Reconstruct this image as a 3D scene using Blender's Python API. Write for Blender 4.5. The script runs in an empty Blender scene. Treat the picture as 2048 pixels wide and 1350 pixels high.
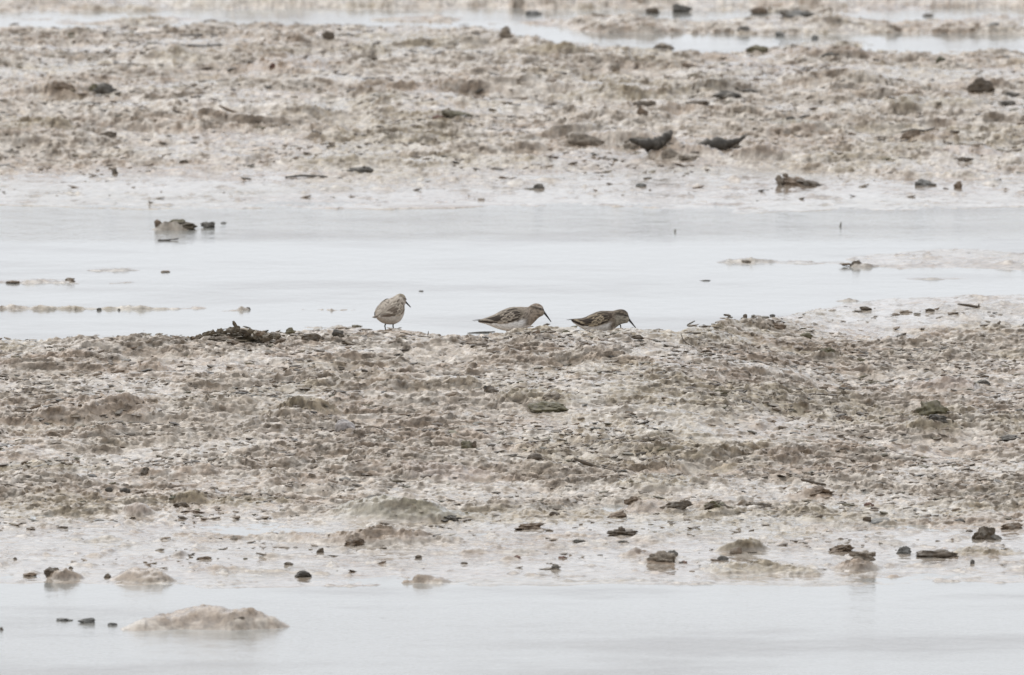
import bpy, math, random
import numpy as np
from mathutils import Vector, Matrix
random.seed(7)
RNG = np.random.RandomState(11)
S = bpy.context.scene
COL = S.collection

# ------------------------------------------------------------------ camera
CAM_H = 2.89; DEP = math.radians(5.5); FPX = 30720.0     # focal length in photo pixels (2048 wide)
cd = bpy.data.cameras.new('camera'); cam = bpy.data.objects.new('camera', cd); COL.objects.link(cam)
cam.location = (0, 0, CAM_H); cam.rotation_euler = (math.pi/2-DEP, 0, 0)
cd.sensor_width = 36; cd.lens = 36*FPX/2048; cd.clip_start = 0.5; cd.clip_end = 3000
cd.dof.use_dof = True; cd.dof.focus_distance = 28.3; cd.dof.aperture_fstop = 20
S.camera = cam

# ------------------------------------------------------------------ sky and light (overcast)
SUN_EL, SUN_AZ = math.radians(50), math.radians(322)
W = bpy.data.worlds.new('World'); S.world = W; W.use_nodes = True
nt = W.node_tree; nt.nodes.clear()
o = nt.nodes.new('ShaderNodeOutputWorld'); bg = nt.nodes.new('ShaderNodeBackground')
sk = nt.nodes.new('ShaderNodeTexSky'); sk.sky_type = 'NISHITA'; sk.sun_disc = False
sk.sun_elevation = SUN_EL; sk.sun_rotation = SUN_AZ; sk.air_density = 1.0; sk.dust_density = 5.0; sk.ozone_density = 1.0
tc = nt.nodes.new('ShaderNodeTexCoord'); mp = nt.nodes.new('ShaderNodeMapping'); mp.inputs['Scale'].default_value = (1, 1, 3)
nz = nt.nodes.new('ShaderNodeTexNoise'); nz.inputs['Scale'].default_value = 2.2; nz.inputs['Detail'].default_value = 5
cr = nt.nodes.new('ShaderNodeValToRGB')          # cloud deck, nearly even
cr.color_ramp.elements[0].position = .3; cr.color_ramp.elements[0].color = (9.05, 9.43, 10.1, 1)
cr.color_ramp.elements[1].position = .7; cr.color_ramp.elements[1].color = (9.85, 10.2, 10.85, 1)
mx = nt.nodes.new('ShaderNodeMix'); mx.data_type = 'RGBA'; mx.inputs[0].default_value = .92
L = nt.links.new
L(tc.outputs['Generated'], mp.inputs[0]); L(mp.outputs[0], nz.inputs['Vector']); L(nz.outputs[0], cr.inputs[0])
L(sk.outputs[0], mx.inputs[6]); L(cr.outputs[0], mx.inputs[7]); L(mx.outputs[2], bg.inputs[0])
bg.inputs[1].default_value = 0.10; L(bg.outputs[0], o.inputs[0])
sd = bpy.data.lights.new('sun', 'SUN'); sd.energy = 1.4; sd.angle = math.radians(75); sd.color = (1, .97, .92)
sun = bpy.data.objects.new('sun', sd); COL.objects.link(sun)
# sun direction: the sky's sun_rotation turns clockwise from +Y
sdir = Vector((math.sin(SUN_AZ)*math.cos(SUN_EL), math.cos(SUN_AZ)*math.cos(SUN_EL), math.sin(SUN_EL)))
sun.rotation_euler = sdir.to_track_quat('Z', 'Y').to_euler()
vs = S.view_settings; vs.view_transform = 'Standard'; vs.look = 'None'; vs.exposure = 0.22; vs.gamma = 1; vs.use_curve_mapping = False

# ------------------------------------------------------------------ noise
def _h(ix, iy, seed):
    h = (ix.astype(np.int64)*374761393 + iy.astype(np.int64)*668265263 + seed*974634777) & 0xFFFFFFFF
    h = ((h ^ (h >> 13))*1274126177) & 0xFFFFFFFF
    return (h ^ (h >> 16))
def pn(x, y, seed=0):
    xi = np.floor(x); yi = np.floor(y); fx = x-xi; fy = y-yi
    u = fx*fx*fx*(fx*(fx*6-15)+10); v = fy*fy*fy*(fy*(fy*6-15)+10)
    def g(dx, dy):
        a = _h(xi+dx, yi+dy, seed)*(2*math.pi/4294967296.0)
        return np.cos(a)*(fx-dx)+np.sin(a)*(fy-dy)
    a = g(0, 0); b = g(1, 0); c = g(0, 1); d = g(1, 1)
    return ((a*(1-u)+b*u)*(1-v)+(c*(1-u)+d*u)*v)*1.5
def fbm(x, y, lam, octv, seed, gain=.5):
    s = 0; a = 1.; f = 1./lam
    for i in range(octv):
        s = s+a*pn(x*f+17.3*i, y*f-9.1*i, seed+i); a *= gain; f *= 2.03
    return s
def billow(x, y, lam, octv, seed, gain=.5):
    s = 0; a = 1.; f = 1./lam; t = 0
    for i in range(octv):
        s = s+a*np.abs(pn(x*f+7.7*i, y*f+3.3*i, seed+i)); t += a; a *= gain; f *= 2.1
    return s/t
def worley(x, y, lam, seed):
    x = x/lam; y = y/lam; xi = np.floor(x); yi = np.floor(y)
    f1 = np.full(np.shape(x), 9.); f2 = f1.copy(); idv = np.zeros(np.shape(x))
    for dx in (-1, 0, 1):
        for dy in (-1, 0, 1):
            hx = _h(xi+dx, yi+dy, seed); hy = _h(xi+dx, yi+dy, seed+77)
            px = xi+dx+hx/4294967296.0; py = yi+dy+hy/4294967296.0
            d = np.hypot(px-x, py-y); m = d < f1
            f2 = np.where(m, f1, np.minimum(f2, d)); idv = np.where(m, (hx % 1024)/1024., idv); f1 = np.where(m, d, f1)
    return f1, f2, idv
def ss(a, b, x):
    t = np.clip((x-a)/(b-a), 0, 1); return t*t*(3-2*t)

# ------------------------------------------------------------------ layout: ground point seen at a photo pixel
def at(px, py, z=0.0):
    ang = DEP+math.atan((py-675)/FPX); y = (CAM_H-z)/math.tan(ang)
    return (px-1024)/FPX*math.hypot(y, CAM_H-z)*math.cos(math.atan((py-675)/FPX)), y
def curve(pts, z):
    q = [at(px, py, z) for px, py in pts]
    return np.array([p[0] for p in q]), np.array([p[1] for p in q])
def on(c, x, wob=0, seed=0):
    v = np.interp(x, c[0], c[1])
    return v + (wob*pn(x*3.1, x*0+seed, 50+seed)+.5*wob*pn(x*9.1, x*0+seed, 60+seed) if wob else 0)

FRONT = curve([(-900, 1160), (0, 1166), (700, 1170), (1300, 1166), (2048, 1165), (2900, 1160)], 0)
CREST = curve([(-900, 687), (0, 685), (110, 682), (300, 685), (360, 679), (450, 669), (520, 665), (720, 652), (800, 655), (880, 667), (960, 663),
               (1100, 663), (1170, 664), (1250, 660), (1350, 659)], .085)
_q = [at(px, py, z) for px, py, z in [(1430, 641, .078), (1560, 622, .05), (1690, 602, .028), (1760, 597, .026), (1900, 594, .026), (2048, 586, .026), (2900, 570, .026)]]
CR2 = (np.array([p[0] for p in _q]), np.array([p[1] for p in _q]))
CREST = (np.concatenate([CREST[0], CR2[0]]), np.concatenate([CREST[1], CR2[1]]))
XB0 = at(1300, 655, .085)[0]; XB1 = at(1700, 605, .02)[0]
BFRONT = curve([(-900, 412), (0, 412), (600, 420), (1100, 412), (1500, 424), (2048, 415), (2900, 410)], 0)
BCREST = curve([(-900, 52), (0, 54), (130, 58), (200, 50), (400, 48), (700, 44), (960, 44), (1030, 62), (1100, 85), (1300, 92), (1600, 94), (2048, 98), (2900, 100)], .055)
MOUNDS = []   # x, y, rx, ry, h, power, tint
def mound(px, py, w, h, z=.0, tint=None, ryf=.9, rise=None):
    x, y = at(px, py, z); s = y/FPX; rx = w*s*.5; ry = rx*ryf
    MOUNDS.append((x, y+ry*.8, rx, ry, h*s if rise is None else rise, tint))
OL = (.25, .205, .13); BR = (.25, .18, .125); GR = (.27, .24, .2); PK = (.33, .26, .215); GN = (.215, .195, .135)
# near bank
mound(625, 838, 190, 52, .045, OL, .5); mound(200, 838, 250, 36, .045, BR); mound(290, 745, 95, 34, .075, BR)
mound(790, 1030, 330, 52, .012, GN, .5); mound(735, 1082, 310, 40, .006, BR, .5); mound(1840, 830, 120, 40, .05, OL)
mound(1100, 815, 150, 30, .055, OL); mound(380, 985, 110, 30, .02, OL); mound(480, 1000, 200, 22, .016, OL)
mound(270, 1022, 80, 32, .012, PK); mound(740, 770, 120, 34, .06, None); mound(1640, 985, 120, 34, .02, BR)
mound(1290, 1010, 150, 34, .016, PK); mound(1480, 705, 200, 10, .08, BR); mound(1870, 760, 160, 34, .05, PK)
mound(1650, 690, 210, 12, .05, BR); mound(1930, 800, 140, 30, .05, None); mound(1350, 960, 230, 36, .025, OL); mound(600, 960, 160, 30, .025, None)
mound(100, 940, 240, 26, .025, OL); mound(900, 940, 180, 26, .03, PK); mound(1080, 1010, 120, 20, .016, GR)
mound(455, 690, 190, 22, .075, OL, .5); mound(1250, 700, 260, 6, .08, None)
# lumps on the wet apron
mound(85, 1160, 100, 17, 0, BR); mound(250, 1166, 135, 30, 0, BR); mound(455, 1150, 40, 6, 0, GR); mound(840, 1162, 90, 22, 0, BR)
mound(1320, 1132, 90, 21, 0, BR); mound(1300, 1118, 80, 15, 0, PK); mound(1500, 1150, 190, 27, 0, OL); mound(1490, 1112, 100, 16, 0, OL)
mound(1700, 1140, 120, 29, 0, BR); mound(1960, 1115, 150, 19, 0, OL); mound(1760, 1160, 60, 7, 0, BR); mound(60, 1060, 60, 9, 0, None)
mound(1710, 1062, 110, 16, .0, GR); mound(1430, 1040, 90, 11, 0, None); mound(1670, 1045, 120, 15, .004, OL)
# islet in the front water
mound(325, 1262, 170, 30, 0, None, .9); mound(415, 1262, 260, 37, 0, BR, .8); mound(490, 1262, 180, 33, 0, None, .8); mound(290, 1262, 100, 22, 0, None, .9)
# thin spits in the middle water
for a in [(1480, 527, 160, 7), (1600, 528, 170, 6), (1720, 534, 100, 5), (40, 566, 110, 5), (140, 563, 90, 4), (240, 566, 110, 3),
          (95, 622, 60, 5), (160, 620, 40, 7), (230, 545, 190, 4), (325, 545, 40, 7), (370, 458, 100, 16), (450, 622, 120, 3), (620, 620, 190, 5), (700, 655, 170, 3), (830, 652, 60, 3),
          (1520, 606, 80, 3), (1690, 605, 90, 3), (1880, 563, 220, 3), (945, 475, 60, 3)]:
    mound(a[0], a[1], a[2], a[3], 0, GR, .35 if a[3] < 9 else .5, rise=.0012*a[3]-.0018)
# far bank
mound(1165, 292, 120, 36, .012, GR, .6); mound(1350, 320, 170, 55, .008, BR, .5); mound(1530, 322, 150, 48, .008, BR, .6)
mound(1240, 300, 200, 50, .012, None, .5); mound(60, 190, 200, 40, .05, None); mound(140, 200, 120, 38, .045, BR); mound(800, 200, 220, 36, .045, BR)
mound(560, 150, 220, 40, .05, BR); mound(1000, 190, 260, 36, .045, None); mound(1200, 210, 160, 32, .04, OL); mound(1450, 200, 180, 40, .04, GR)
mound(1680, 190, 280, 44, .04, None); mound(1880, 230, 230, 40, .035, OL); mound(1960, 190, 160, 40, .04, BR); mound(1830, 290, 130, 26, .02, BR)
mound(330, 130, 260, 30, .05, None); mound(1090, 110, 130, 26, .05, OL); mound(1440, 120, 120, 26, .05, BR); mound(1650, 120, 200, 28, .05, BR)
mound(80, 280, 200, 28, .02, OL); mound(420, 240, 230, 30, .03, None); mound(1320, 240, 190, 26, .03, None); mound(1600, 270, 140, 26, .022, GN)
mound(1950, 310, 160, 26, .02, PK); mound(480, 330, 80, 10, .004, GR)

def terrain(x, y):
    """height, roughness mask, lean, colour (r,g,b), wetness"""
    wx = x+.05*fbm(x, y, .35, 2, 900); wy = y+.06*fbm(x, y, .35, 2, 910)
    # --- near bank
    f = on(FRONT, x, .05, 1); c = on(CREST, x, .04, 2)
    hc = .088+(.022-.088)*ss(XB0, XB1, x)
    up = ss(26.75, 28.95, y)
    near = .0035*ss(0, .5, y-f)+hc*up*(.8+.2*ss(26.5, 29, y))
    near = near*ss(-.28, .1, c-y) - .03*ss(.12, .5, y-c)
    near = np.where(y < f, -.03*ss(0, .3, f-y), near)
    inn = ss(0, .05, y-f)*ss(-.3, 0, c-y)
    # --- far bank
    f2 = on(BFRONT, x, .06, 3); c2 = on(BCREST, x, .10, 4)
    far = .003*ss(0, .5, y-f2)+.05*ss(33.5, 35.3, y)
    far = far*ss(-.35, .15, c2-y) - .03*ss(.1, .5, y-c2)
    far = np.where(y < f2, -.03, far)
    inf = ss(0, .05, y-f2)*ss(-.3, 0, c2-y)
    # --- strips beyond
    c3 = 38.05+.12*pn(x*.9, x*0, 71); s3 = .030*ss(0, .3, x-.02)*np.exp(-((y-c3)/.22)**2)-.012
    c4 = 38.5; s4 = .03*ss(c4, c4+.5, y)*(1-ss(60, 64, y)) - .004
    out = np.where(y > 37.2, np.maximum(s3, s4)+.006*fbm(x, y, .5, 2, 72), -.03)
    out = np.where(y > 70, .02*fbm(x, y, 30., 3, 73)-.004, out)
    # right-hand spit in the middle water
    sx, sy = at(2000, 520, 0); sp = .019*ss(at(1480, 520)[0], at(1960, 520)[0], x)*np.exp(-((y-sy-.1*pn(x*4, x*0, 81))/.24)**2)-.0085+.0012*fbm(x, y, .09, 3, 82)
    left = (.0078*np.exp(-((y-at(0, 563)[1])/.07)**2)*(1-ss(at(120, 563)[0], at(310, 563)[0], x))
            + .0056*np.exp(-((y-at(0, 617)[1])/.04)**2)*(1-ss(at(330, 617)[0], at(760, 617)[0], x))
            + .0066*np.exp(-((y-at(0, 527)[1])/.04)**2)*ss(at(1380, 527)[0], at(1500, 527)[0], x)*ss(at(2000, 527)[0], at(1700, 527)[0], x))-.006+.0016*fbm(x, y, .06, 3, 83)
    z = np.maximum(np.maximum(near, far), np.maximum(np.maximum(out, sp), left)); z = np.maximum(z, -.03)
    base = z.copy()
    tr = np.zeros(x.shape+(3,)); tw = np.zeros(x.shape); rm = np.zeros(x.shape)
    for (mx_, my, rx, ry, h, tint) in MOUNDS:
        sel = (np.abs(x-mx_) < rx*1.9) & (np.abs(y-my) < ry*1.9)
        if not sel.any(): continue
        dx = (wx[sel]-mx_)/rx; dy = (wy[sel]-my)/ry
        r = np.sqrt(dx*dx+dy*dy)*(1+.3*pn(x[sel]*14, y[sel]*14, int(mx_*1000) % 97))
        g = np.clip(1-(r/1.12)**2, 0, 1)**1.1*(1-.25*np.abs(pn(x[sel]*22, y[sel]*22, 5)))
        z[sel] = np.where(base[sel] < .001, np.maximum(z[sel], -.004+(h+.004)*g), z[sel]+h*g*.6)
        rm[sel] = np.maximum(rm[sel], g*min(1, h/.012))
        if tint is not None:
            k = ss(0, .5, g)*.75; tr[sel] = tr[sel]*(1-k[:, None])+np.array(tint)*k[:, None]; tw[sel] = tw[sel]*(1-k)+k
    z = np.where(z < -.0035, z, z)
    # --- roughness of the surface: rough clods on the bank tops, film of water near the shores
    land = ss(-.004, .003, z)
    dist = ss(26.0, 27.1, y+.35*fbm(x, y, .6, 2, 101))*ss(31, 30.6, y)+ss(33.3, 34.3, y+.4*fbm(x, y, .9, 2, 102))
    flatr = ss(at(1500, 620)[0], at(1700, 620)[0], x)*ss(29.6, 30.2, y)*ss(32, 31, y)
    dist = dist*(1-.65*flatr)
    R = np.clip(np.maximum(dist, rm*.95), 0, 1)*land
    R = np.maximum(R, .10*land)
    pool = ss(-.02, .3, fbm(x, y, .42, 4, 120))          # smooth wet patches inside the bank
    R = R*(1-.5*pool*(1-rm*.5))*np.where(y < 25.6, .45, .9)
    y3 = y+4*z; wy = wy+3.5*z
    b1 = billow(wx, wy, .15, 4, 200)-.22; n1 = fbm(wx, wy, .09, 4, 210, .6)
    fold = np.where(y > 32, .030, .014)*(billow(wx*.8+.35*wy, wy, .30, 2, 260)-.2)
    f1, g1, id1 = worley(x+.010*n1, wy*1.0+.012*b1, .040, 220)
    f1b, g1b, id2 = worley(x+.005*n1, wy, .0165, 221)
    tl1 = .5+.5*np.sin(id1*97)*(f1-.3)*2; clod = (id1 > .4)*(id1-.2)*ss(.01, .14, g1-f1)*tl1
    clod2 = (id2 > .45)*(id2-.25)*ss(.01, .2, g1b-f1b)
    fine = fbm(x, y3, .024, 3, 230, .7)
    # ledges: sharp little steps
    h0 = .014*b1+.007*n1+.018*fbm(wx, wy, .30, 3, 240)+.0018*fine
    def terr(h, stp, k):
        q_ = h/stp; fl = np.floor(q_); return (fl+ss(k, 1., q_-fl))*stp
    led = .6*terr(h0, .0058, .75)+.4*terr(h0+.0015*fine+.4, .0023, .6)-.16
    rough = fold+led+.007*clod+.0048*clod2+.0014*fine
    apron = .012*np.maximum(0, n1-.42)+.0035*np.maximum(0, b1)+.0006*fine
    zz = z+R*rough+land*(1-R)*apron*.8
    zz = np.where(z < -.003, z, zz)
    lean = np.clip(R*(rough+.004), 0, .05)*1.6
    wetb = np.clip(1-R*1.4, 0, 1)[..., None]
    # --- colour (what the mud itself is): grey tan, brown, olive film, darker clods
    A = np.array([.40, .342, .28]); B = np.array([.30, .225, .165]); C = np.array([.30, .252, .17]); D = np.array([.13, .098, .066]); E = np.array([.50, .455, .395])
    m5 = ss(.18, .30, fbm(wx, y3, .042, 4, 350, .6)); m6 = ss(.1, .45, fbm(x, wy, .045, 4, 360, .6))
    m1 = ss(-.25, .5, fbm(x, y, .4, 4, 300)); m2 = ss(.12, .55, fbm(x, y, .55, 3, 310)); m3 = ss(.1, .5, fbm(wx, wy, .07, 3, 320)); m4 = ss(.05, .5, fbm(x, y3, .09, 3, 330))
    c_ = A[None]*(1-m1[..., None]*.6)+B[None]*m1[..., None]*.6
    c_ = c_*(1-m2[..., None]*.55)+C*m2[..., None]*.55
    c_ = c_*(1-m4[..., None]*.55)+E*m4[..., None]*.55; c_ = c_*(1-m6[..., None]*.5)+E*m6[..., None]*.5
    if True:
        c_ = c_*(1-tw[..., None]*.8)+tr*.8
    dk = (id2 > .90)*ss(.55, .3, f1b)*(.45+.55*R); dk = np.maximum(dk, m3*.35*R); dk = np.maximum(dk, m5*(.15+.55*R)); dk = np.maximum(dk, (id1 > .90)*ss(.5, .3, f1)*.6*R)
    c_ = c_*(1-dk[..., None]*.9)+D*dk[..., None]*.9
    g_ = c_.mean(-1, keepdims=True); c_ = (g_+(c_-g_)*1.08)*1.06; c_ = c_*(1-.26*wetb); c_ = np.clip(c_*(1+.22*fine[..., None]), .02, .6)
    wet = np.clip(1-R*.9+.25*pool+.25*fbm(x, y, .12, 2, 340), 0, 1)
    return zz, lean, c_, wet

def spaced(segs):
    out = [segs[0][0]]
    for a, b, st in segs:
        n = max(1, int(round((b-a)/st))); out += list(a+(b-a)*(np.arange(n)+1)/n)
    return out
us = list(np.linspace(-1.08, 1.08, 656)); st = .0035; tail = []; v = 1.08
while v < 14: st *= 1.09; v += st; tail.append(v)
us = np.array([-t for t in tail[::-1]]+us+tail)
ys = spaced([(14, 22, .5), (22, 24.95, .12), (24.95, 25.55, .011), (25.55, 29.95, .006), (29.95, 32.7, .014), (32.7, 38.6, .0125)])
v = 38.6; st = .02
while v < 900: st *= 1.11; v += st; ys.append(v)
ys = np.array(ys)
U, Y = np.meshgrid(us, ys); X = U*Y/30.0
Z, LEAN, CC, WET = terrain(X, Y)
NR, NC = X.shape
def hat(x, y):
    """terrain height at a world point (before the small forward lean)"""
    j = min(max(np.searchsorted(ys, y)-1, 0), NR-2); u = x*30.0/y; i = min(max(np.searchsorted(us, u)-1, 0), NC-2)
    a = (u-us[i])/(us[i+1]-us[i]); b = (y-ys[j])/(ys[j+1]-ys[j])
    return float((Z[j, i]*(1-a)+Z[j, i+1]*a)*(1-b)+(Z[j+1, i]*(1-a)+Z[j+1, i+1]*a)*b)
def hit(px, py):
    """the first ground point on the line of sight through a photo pixel"""
    z = .16; x, y = at(px, py, z)
    while z > -.001:
        x, y = at(px, py, z)
        if hat(x, y) >= z: break
        z -= .001
    return x, y, max(z, 0.0)

# ------------------------------------------------------------------ materials
def new_mat(name):
    m = bpy.data.materials.new(name); m.use_nodes = True
    return m, m.node_tree, m.node_tree.nodes['Principled BSDF']
def N(nt, t, **k):
    n = nt.nodes.new(t)
    for a, b in k.items(): setattr(n, a, b)
    return n
def noise(nt, vec, scale, detail=3, rough=.5):
    n = N(nt, 'ShaderNodeTexNoise'); n.inputs['Scale'].default_value = scale; n.inputs['Detail'].default_value = detail; n.inputs['Roughness'].default_value = rough
    nt.links.new(vec, n.inputs['Vector']); return n
def math_(nt, op, a, b=None, c=None):
    n = N(nt, 'ShaderNodeMath', operation=op)
    for i, v_ in enumerate((a, b, c)):
        if v_ is None: continue
        if isinstance(v_, (int, float)): n.inputs[i].default_value = v_
        else: nt.links.new(v_, n.inputs[i])
    return n.outputs[0]
def mud_material():
    m, nt, p = new_mat('wet_mud')
    g = N(nt, 'ShaderNodeNewGeometry'); at_ = N(nt, 'ShaderNodeAttribute', attribute_name='Col'); aw = N(nt, 'ShaderNodeAttribute', attribute_name='wet')
    n1 = noise(nt, g.outputs['Position'], 90, 5, .65); n2 = noise(nt, g.outputs['Position'], 330, 3, .6)
    mr = N(nt, 'ShaderNodeMapRange'); nt.links.new(n1.outputs[0], mr.inputs[0]); mr.inputs[1].default_value = .3; mr.inputs[2].default_value = .7; mr.inputs[3].default_value = .58; mr.inputs[4].default_value = 1.3
    vm = N(nt, 'ShaderNodeVectorMath', operation='SCALE'); nt.links.new(at_.outputs['Color'], vm.inputs[0]); nt.links.new(mr.outputs[0], vm.inputs['Scale'])
    nt.links.new(vm.outputs[0], p.inputs['Base Color'])
    r = N(nt, 'ShaderNodeMapRange'); nt.links.new(aw.outputs['Fac'], r.inputs[0]); r.inputs[3].default_value = .38; r.inputs[4].default_value = .08
    nt.links.new(r.outputs[0], p.inputs['Roughness'])
    dry = math_(nt, 'SUBTRACT', 1.0, aw.outputs['Fac'])
    b = N(nt, 'ShaderNodeBump'); b.inputs['Distance'].default_value = .004; nt.links.new(math_(nt, 'MULTIPLY_ADD', dry, .75, .03), b.inputs['Strength'])
    nt.links.new(n1.outputs[0], b.inputs['Height'])
    b2 = N(nt, 'ShaderNodeBump'); b2.inputs['Distance'].default_value = .0012; nt.links.new(math_(nt, 'MULTIPLY_ADD', dry, .6, .05), b2.inputs['Strength'])
    nt.links.new(n2.outputs[0], b2.inputs['Height']); nt.links.new(b.outputs[0], b2.inputs['Normal'])
    nt.links.new(b2.outputs[0], p.inputs['Normal'])
    p.inputs['IOR'].default_value = 1.36
    return m
MUD = mud_material()
def water_material():
    m, nt, p = new_mat('silty_water')
    g = N(nt, 'ShaderNodeNewGeometry')
    mp = N(nt, 'ShaderNodeMapping'); mp.inputs['Scale'].default_value = (.8, .5, 1); nt.links.new(g.outputs['Position'], mp.inputs[0])
    a = noise(nt, mp.outputs[0], 26, 3, .5); b_ = noise(nt, mp.outputs[0], 260, 2, .6)
    # wind-ruffled lanes across the pools
    ml = N(nt, 'ShaderNodeMapping'); ml.inputs['Scale'].default_value = (.35, 1.6, 1); ml.inputs['Location'].default_value = (3.2, .4, 0); nt.links.new(g.outputs['Position'], ml.inputs[0])
    c = noise(nt, ml.outputs[0], 1.0, 3, .5)
    lane = N(nt, 'ShaderNodeMapRange', interpolation_type='SMOOTHSTEP'); nt.links.new(c.outputs[0], lane.inputs[0]); lane.inputs[1].default_value = .42; lane.inputs[2].default_value = .62
    sx = N(nt, 'ShaderNodeSeparateXYZ'); nt.links.new(g.outputs['Position'], sx.inputs[0])
    wob = math_(nt, 'MULTIPLY_ADD', c.outputs[0], 1.1, -.55); yy = math_(nt, 'ADD', sx.outputs[1], wob)
    l1 = N(nt, 'ShaderNodeMapRange', interpolation_type='SMOOTHSTEP'); nt.links.new(yy, l1.inputs[0]); l1.inputs[1].default_value = 31.95; l1.inputs[2].default_value = 32.35
    fr = N(nt, 'ShaderNodeMapRange', interpolation_type='SMOOTHSTEP'); nt.links.new(sx.outputs[1], fr.inputs[0]); fr.inputs[1].default_value = 25.75; fr.inputs[2].default_value = 24.9
    l2 = N(nt, 'ShaderNodeMapRange', interpolation_type='SMOOTHSTEP'); nt.links.new(sx.outputs[1], l2.inputs[0]); l2.inputs[1].default_value = 36; l2.inputs[2].default_value = 34
    ruff = math_(nt, 'MULTIPLY_ADD', math_(nt, 'MULTIPLY', l1.outputs[0], l2.outputs[0]), 1.1, math_(nt, 'MULTIPLY_ADD', lane.outputs[0], .12, math_(nt, 'MULTIPLY_ADD', fr.outputs[0], .40, .26)))
    bu = N(nt, 'ShaderNodeBump'); bu.inputs['Distance'].default_value = .003; nt.links.new(ruff, bu.inputs['Strength']); nt.links.new(a.outputs[0], bu.inputs['Height'])
    b2 = N(nt, 'ShaderNodeBump'); b2.inputs['Distance'].default_value = .0004; nt.links.new(math_(nt, 'MULTIPLY', ruff, 1.6), b2.inputs['Strength']); nt.links.new(b_.outputs[0], b2.inputs['Height']); nt.links.new(bu.outputs[0], b2.inputs['Normal'])
    nt.links.new(b2.outputs[0], p.inputs['Normal'])
    ms = N(nt, 'ShaderNodeMapping'); ms.inputs['Scale'].default_value = (.8, 1.7, 1); nt.links.new(g.outputs['Position'], ms.inputs[0])
    sn = noise(nt, ms.outputs[0], 1.6, 5, .6); sr = N(nt, 'ShaderNodeMapRange', interpolation_type='SMOOTHSTEP'); nt.links.new(sn.outputs[0], sr.inputs[0]); sr.inputs[1].default_value = .46; sr.inputs[2].default_value = .66
    sm_ = N(nt, 'ShaderNodeMix', data_type='RGBA'); nt.links.new(sr.outputs[0], sm_.inputs[0]); sm_.inputs[6].default_value = (.285, .28, .255, 1); sm_.inputs[7].default_value = (.16, .145, .12, 1); nt.links.new(sm_.outputs[2], p.inputs['Base Color'])
    nt.links.new(math_(nt, 'MULTIPLY_ADD', fr.outputs[0], .04, .09), p.inputs['Roughness']); p.inputs['IOR'].default_value = 1.333
    return m
WATER = water_material()
def clod_material():
    m, nt, p = new_mat('clod')
    oi = N(nt, 'ShaderNodeAttribute', attribute_name='tint', attribute_type='OBJECT')
    g = N(nt, 'ShaderNodeNewGeometry'); n1 = noise(nt, g.outputs['Position'], 140, 4, .65); n2 = noise(nt, g.outputs['Position'], 45, 3, .6)
    mr = N(nt, 'ShaderNodeMapRange'); nt.links.new(n1.outputs[0], mr.inputs[0]); mr.inputs[1].default_value = .3; mr.inputs[2].default_value = .7; mr.inputs[3].default_value = .5; mr.inputs[4].default_value = 1.5
    vm = N(nt, 'ShaderNodeVectorMath', operation='SCALE'); nt.links.new(oi.outputs['Color'], vm.inputs[0]); nt.links.new(mr.outputs[0], vm.inputs['Scale'])
    mm = N(nt, 'ShaderNodeMix', data_type='RGBA'); f = N(nt, 'ShaderNodeMapRange'); nt.links.new(n2.outputs[0], f.inputs[0]); f.inputs[1].default_value = .55; f.inputs[2].default_value = .72; f.inputs[4].default_value = .75
    nt.links.new(f.outputs[0], mm.inputs[0]); nt.links.new(vm.outputs[0], mm.inputs[6]); mm.inputs[7].default_value = (.27, .24, .2, 1)   # smears of pale silt
    nt.links.new(mm.outputs[2], p.inputs['Base Color']); p.inputs['Roughness'].default_value = .5; p.inputs['IOR'].default_value = 1.38
    b = N(nt, 'ShaderNodeBump'); b.inputs['Distance'].default_value = .003; b.inputs['Strength'].default_value = .7; nt.links.new(n1.outputs[0], b.inputs['Height']); nt.links.new(b.outputs[0], p.inputs['Normal'])
    return m
CLOD = clod_material()
def crumb_material():
    m, nt, p = new_mat('crumbs')
    a = N(nt, 'ShaderNodeAttribute', attribute_name='Col'); nt.links.new(a.outputs['Color'], p.inputs['Base Color'])
    p.inputs['Roughness'].default_value = .45; p.inputs['IOR'].default_value = 1.38
    return m
CRUMB = crumb_material()

# ------------------------------------------------------------------ mesh helpers
def link(o, parent=None):
    COL.objects.link(o)
    if parent: o.parent = parent
    return o
def mesh_obj(name, co, quads, mat, parent=None, smooth=True, cols=None, tris=None):
    me = bpy.data.meshes.new(name); faces = [tuple(q) for q in quads]+([tuple(t) for t in tris] if tris is not None else [])
    me.from_pydata([tuple(c) for c in co], [], faces); me.materials.append(mat)
    if smooth: me.polygons.foreach_set('use_smooth', [True]*len(me.polygons))
    if cols is not None:
        ca = me.color_attributes.new('Col', 'FLOAT_COLOR', 'POINT'); ca.data.foreach_set('color', np.c_[np.array(cols), np.ones(len(cols))].astype(np.float32).ravel())
    me.update(); o = bpy.data.objects.new(name, me); return link(o, parent)
def tag(o, label=None, cat=None, group=None, kind=None):
    if label: o['label'] = label
    if cat: o['category'] = cat
    if group: o['group'] = group
    if kind: o['kind'] = kind
    return o
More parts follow.
